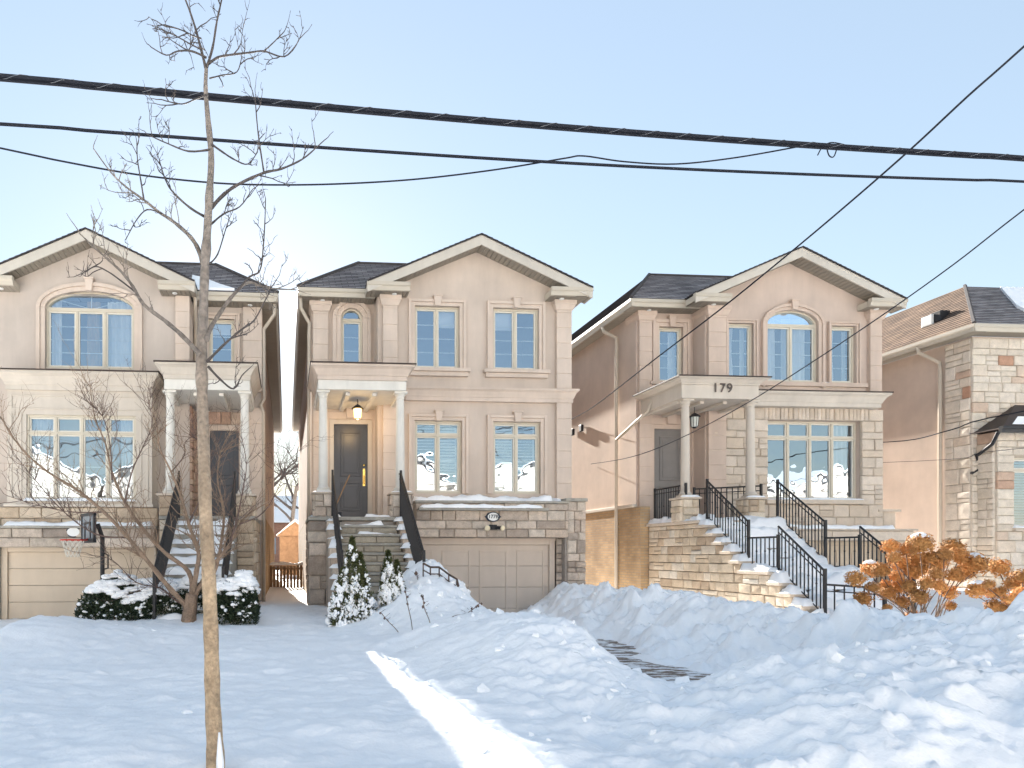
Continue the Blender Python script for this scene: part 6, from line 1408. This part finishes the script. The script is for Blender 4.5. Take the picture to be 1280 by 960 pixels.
far_tree(.2, 46, 13, .20, 11, 'bare grey tree filling the gap between the left and middle houses', .04); far_tree(-1.8, 52, 14, .22, 12, 'second bare tree farther back in the gap between houses', .02); far_tree(3.0, 56, 13, .2, 14, 'bare tree far back behind the middle house roof', -.06)
# ------------------------------------------------------------------ across the street, seen as reflections in the windows
def opposite(x, w, h, m, rm, label):
    o = empty('house', (x, -24, 0), label, 'house', 'houses across the street'); MB().box(x-w/2, x+w/2, -34, -24, -.5, h).build('wall', m, o); MB().prism([(x-w/2-.4, h), (x+w/2+.4, h), (x, h+2.6)], -34.4, -23.9).build('roof', rm, o); MB().prism([(x-w/2+.05, h), (x+w/2-.05, h), (x, h+2.35)], -23.88, -23.75).build('gable', m, o); MB().prism([(x-w/2-.42, h+.06), (x-w/2-.40, h+.02), (x, h+2.62), (x+w/2+.40, h+.02), (x+w/2+.42, h+.06), (x, h+2.8)], -34.4, -23.7).build('snow', 'snow', o)
    for xx_ in (-w*.28, w*.28):
        for zz in (1.2, 4.4): MB().box(x+xx_-.7, x+xx_+.7, -24.05, -23.94, zz, zz+1.6).build('window', 'smoked', o)
    MB().box(x-.5, x+.5, -24.05, -23.95, .2, 2.4).build('door', 'door_dark', o)
opposite(-9.5, 9.9, 7.4, 'stucco_grey', 'hipcap', 'pale grey house across the street mirrored in the left bay window'); opposite(1., 9.9, 7.6, 'cream', 'hipcap', 'cream house across the street mirrored in the middle windows'); opposite(11.5, 9.9, 7.4, 'stucco', 'hipcap', 'beige house across the street mirrored in the wide right window'); opposite(22, 9.9, 7.6, 'cream', 'hipcap', 'cream house farthest right across the street'); opposite(32.5, 9.9, 7.4, 'stucco_grey', 'hipcap', 'grey house beyond the cream one across the street')
opposite(43, 9.9, 7.5, 'cream', 'hipcap', 'cream house across the street mirrored low in the four pane window'); opposite(53.5, 9.9, 7.4, 'stucco', 'hipcap', 'beige house across the street beyond the mirrored cream one'); opposite(-20, 9.9, 7.6, 'cream', 'hipcap', 'cream house across the street mirrored low in the bay window'); opposite(-30.5, 9.9, 7.4, 'stucco', 'hipcap', 'beige house at the far left across the street')

# ------------------------------------------------------------------ shovelled chunks lying on the banks
rg = random.Random(21); b = MB(); cnt = 0
ico = [(0, 0, 1), (.894, 0, .447), (.276, .851, .447), (-.724, .526, .447), (-.724, -.526, .447), (.276, -.851, .447), (.724, .526, -.447), (-.276, .851, -.447), (-.894, 0, -.447), (-.276, -.851, -.447), (.724, -.526, -.447), (0, 0, -1)]
icf = [(0, 1, 2), (0, 2, 3), (0, 3, 4), (0, 4, 5), (0, 5, 1), (1, 6, 2), (2, 7, 3), (3, 8, 4), (4, 9, 5), (5, 10, 1), (6, 7, 2), (7, 8, 3), (8, 9, 4), (9, 10, 5), (10, 6, 1), (6, 11, 7), (7, 11, 8), (8, 11, 9), (9, 11, 10), (10, 11, 6)]
while cnt < 330:
    x, y = rg.choice(((rg.gauss(3.0, .45), rg.uniform(4.5, 12.5)), (rg.gauss(6.9, .5), rg.uniform(4.5, 14)), (rg.uniform(1.5, 9), rg.gauss(4.3, .6)), (rg.uniform(-4, 3), rg.uniform(3.5, 12)) if rg.random() < .12 else (rg.gauss(2.9, .7), rg.uniform(5, 12))))
    if y < 2.8: continue
    s = .018+.055*rg.random()**2.6; z = gz(x, y)-s*.1; i = len(b.v); ax = (rg.uniform(.7, 1.4), rg.uniform(.7, 1.4), rg.uniform(.5, .9)); rot = Matrix.Rotation(rg.uniform(0, 6), 3, Vector((rg.random(), rg.random(), rg.random()+.1)).normalized())
    for p in ico: q = rot @ Vector((p[0]*ax[0], p[1]*ax[1], p[2]*ax[2])); q *= s*rg.uniform(.6, 1.25); b.v.append((x+q.x, y+q.y, z+q.z))
    for f in icf: b.f.append(tuple(i+k for k in f)); b.uv.append(None)
    cnt += 1
o = b.build('snow_chunks', 'snow', None, smooth=False, kind='stuff'); tag(o, 'loose shovelled lumps of snow scattered over the banks', 'snow')
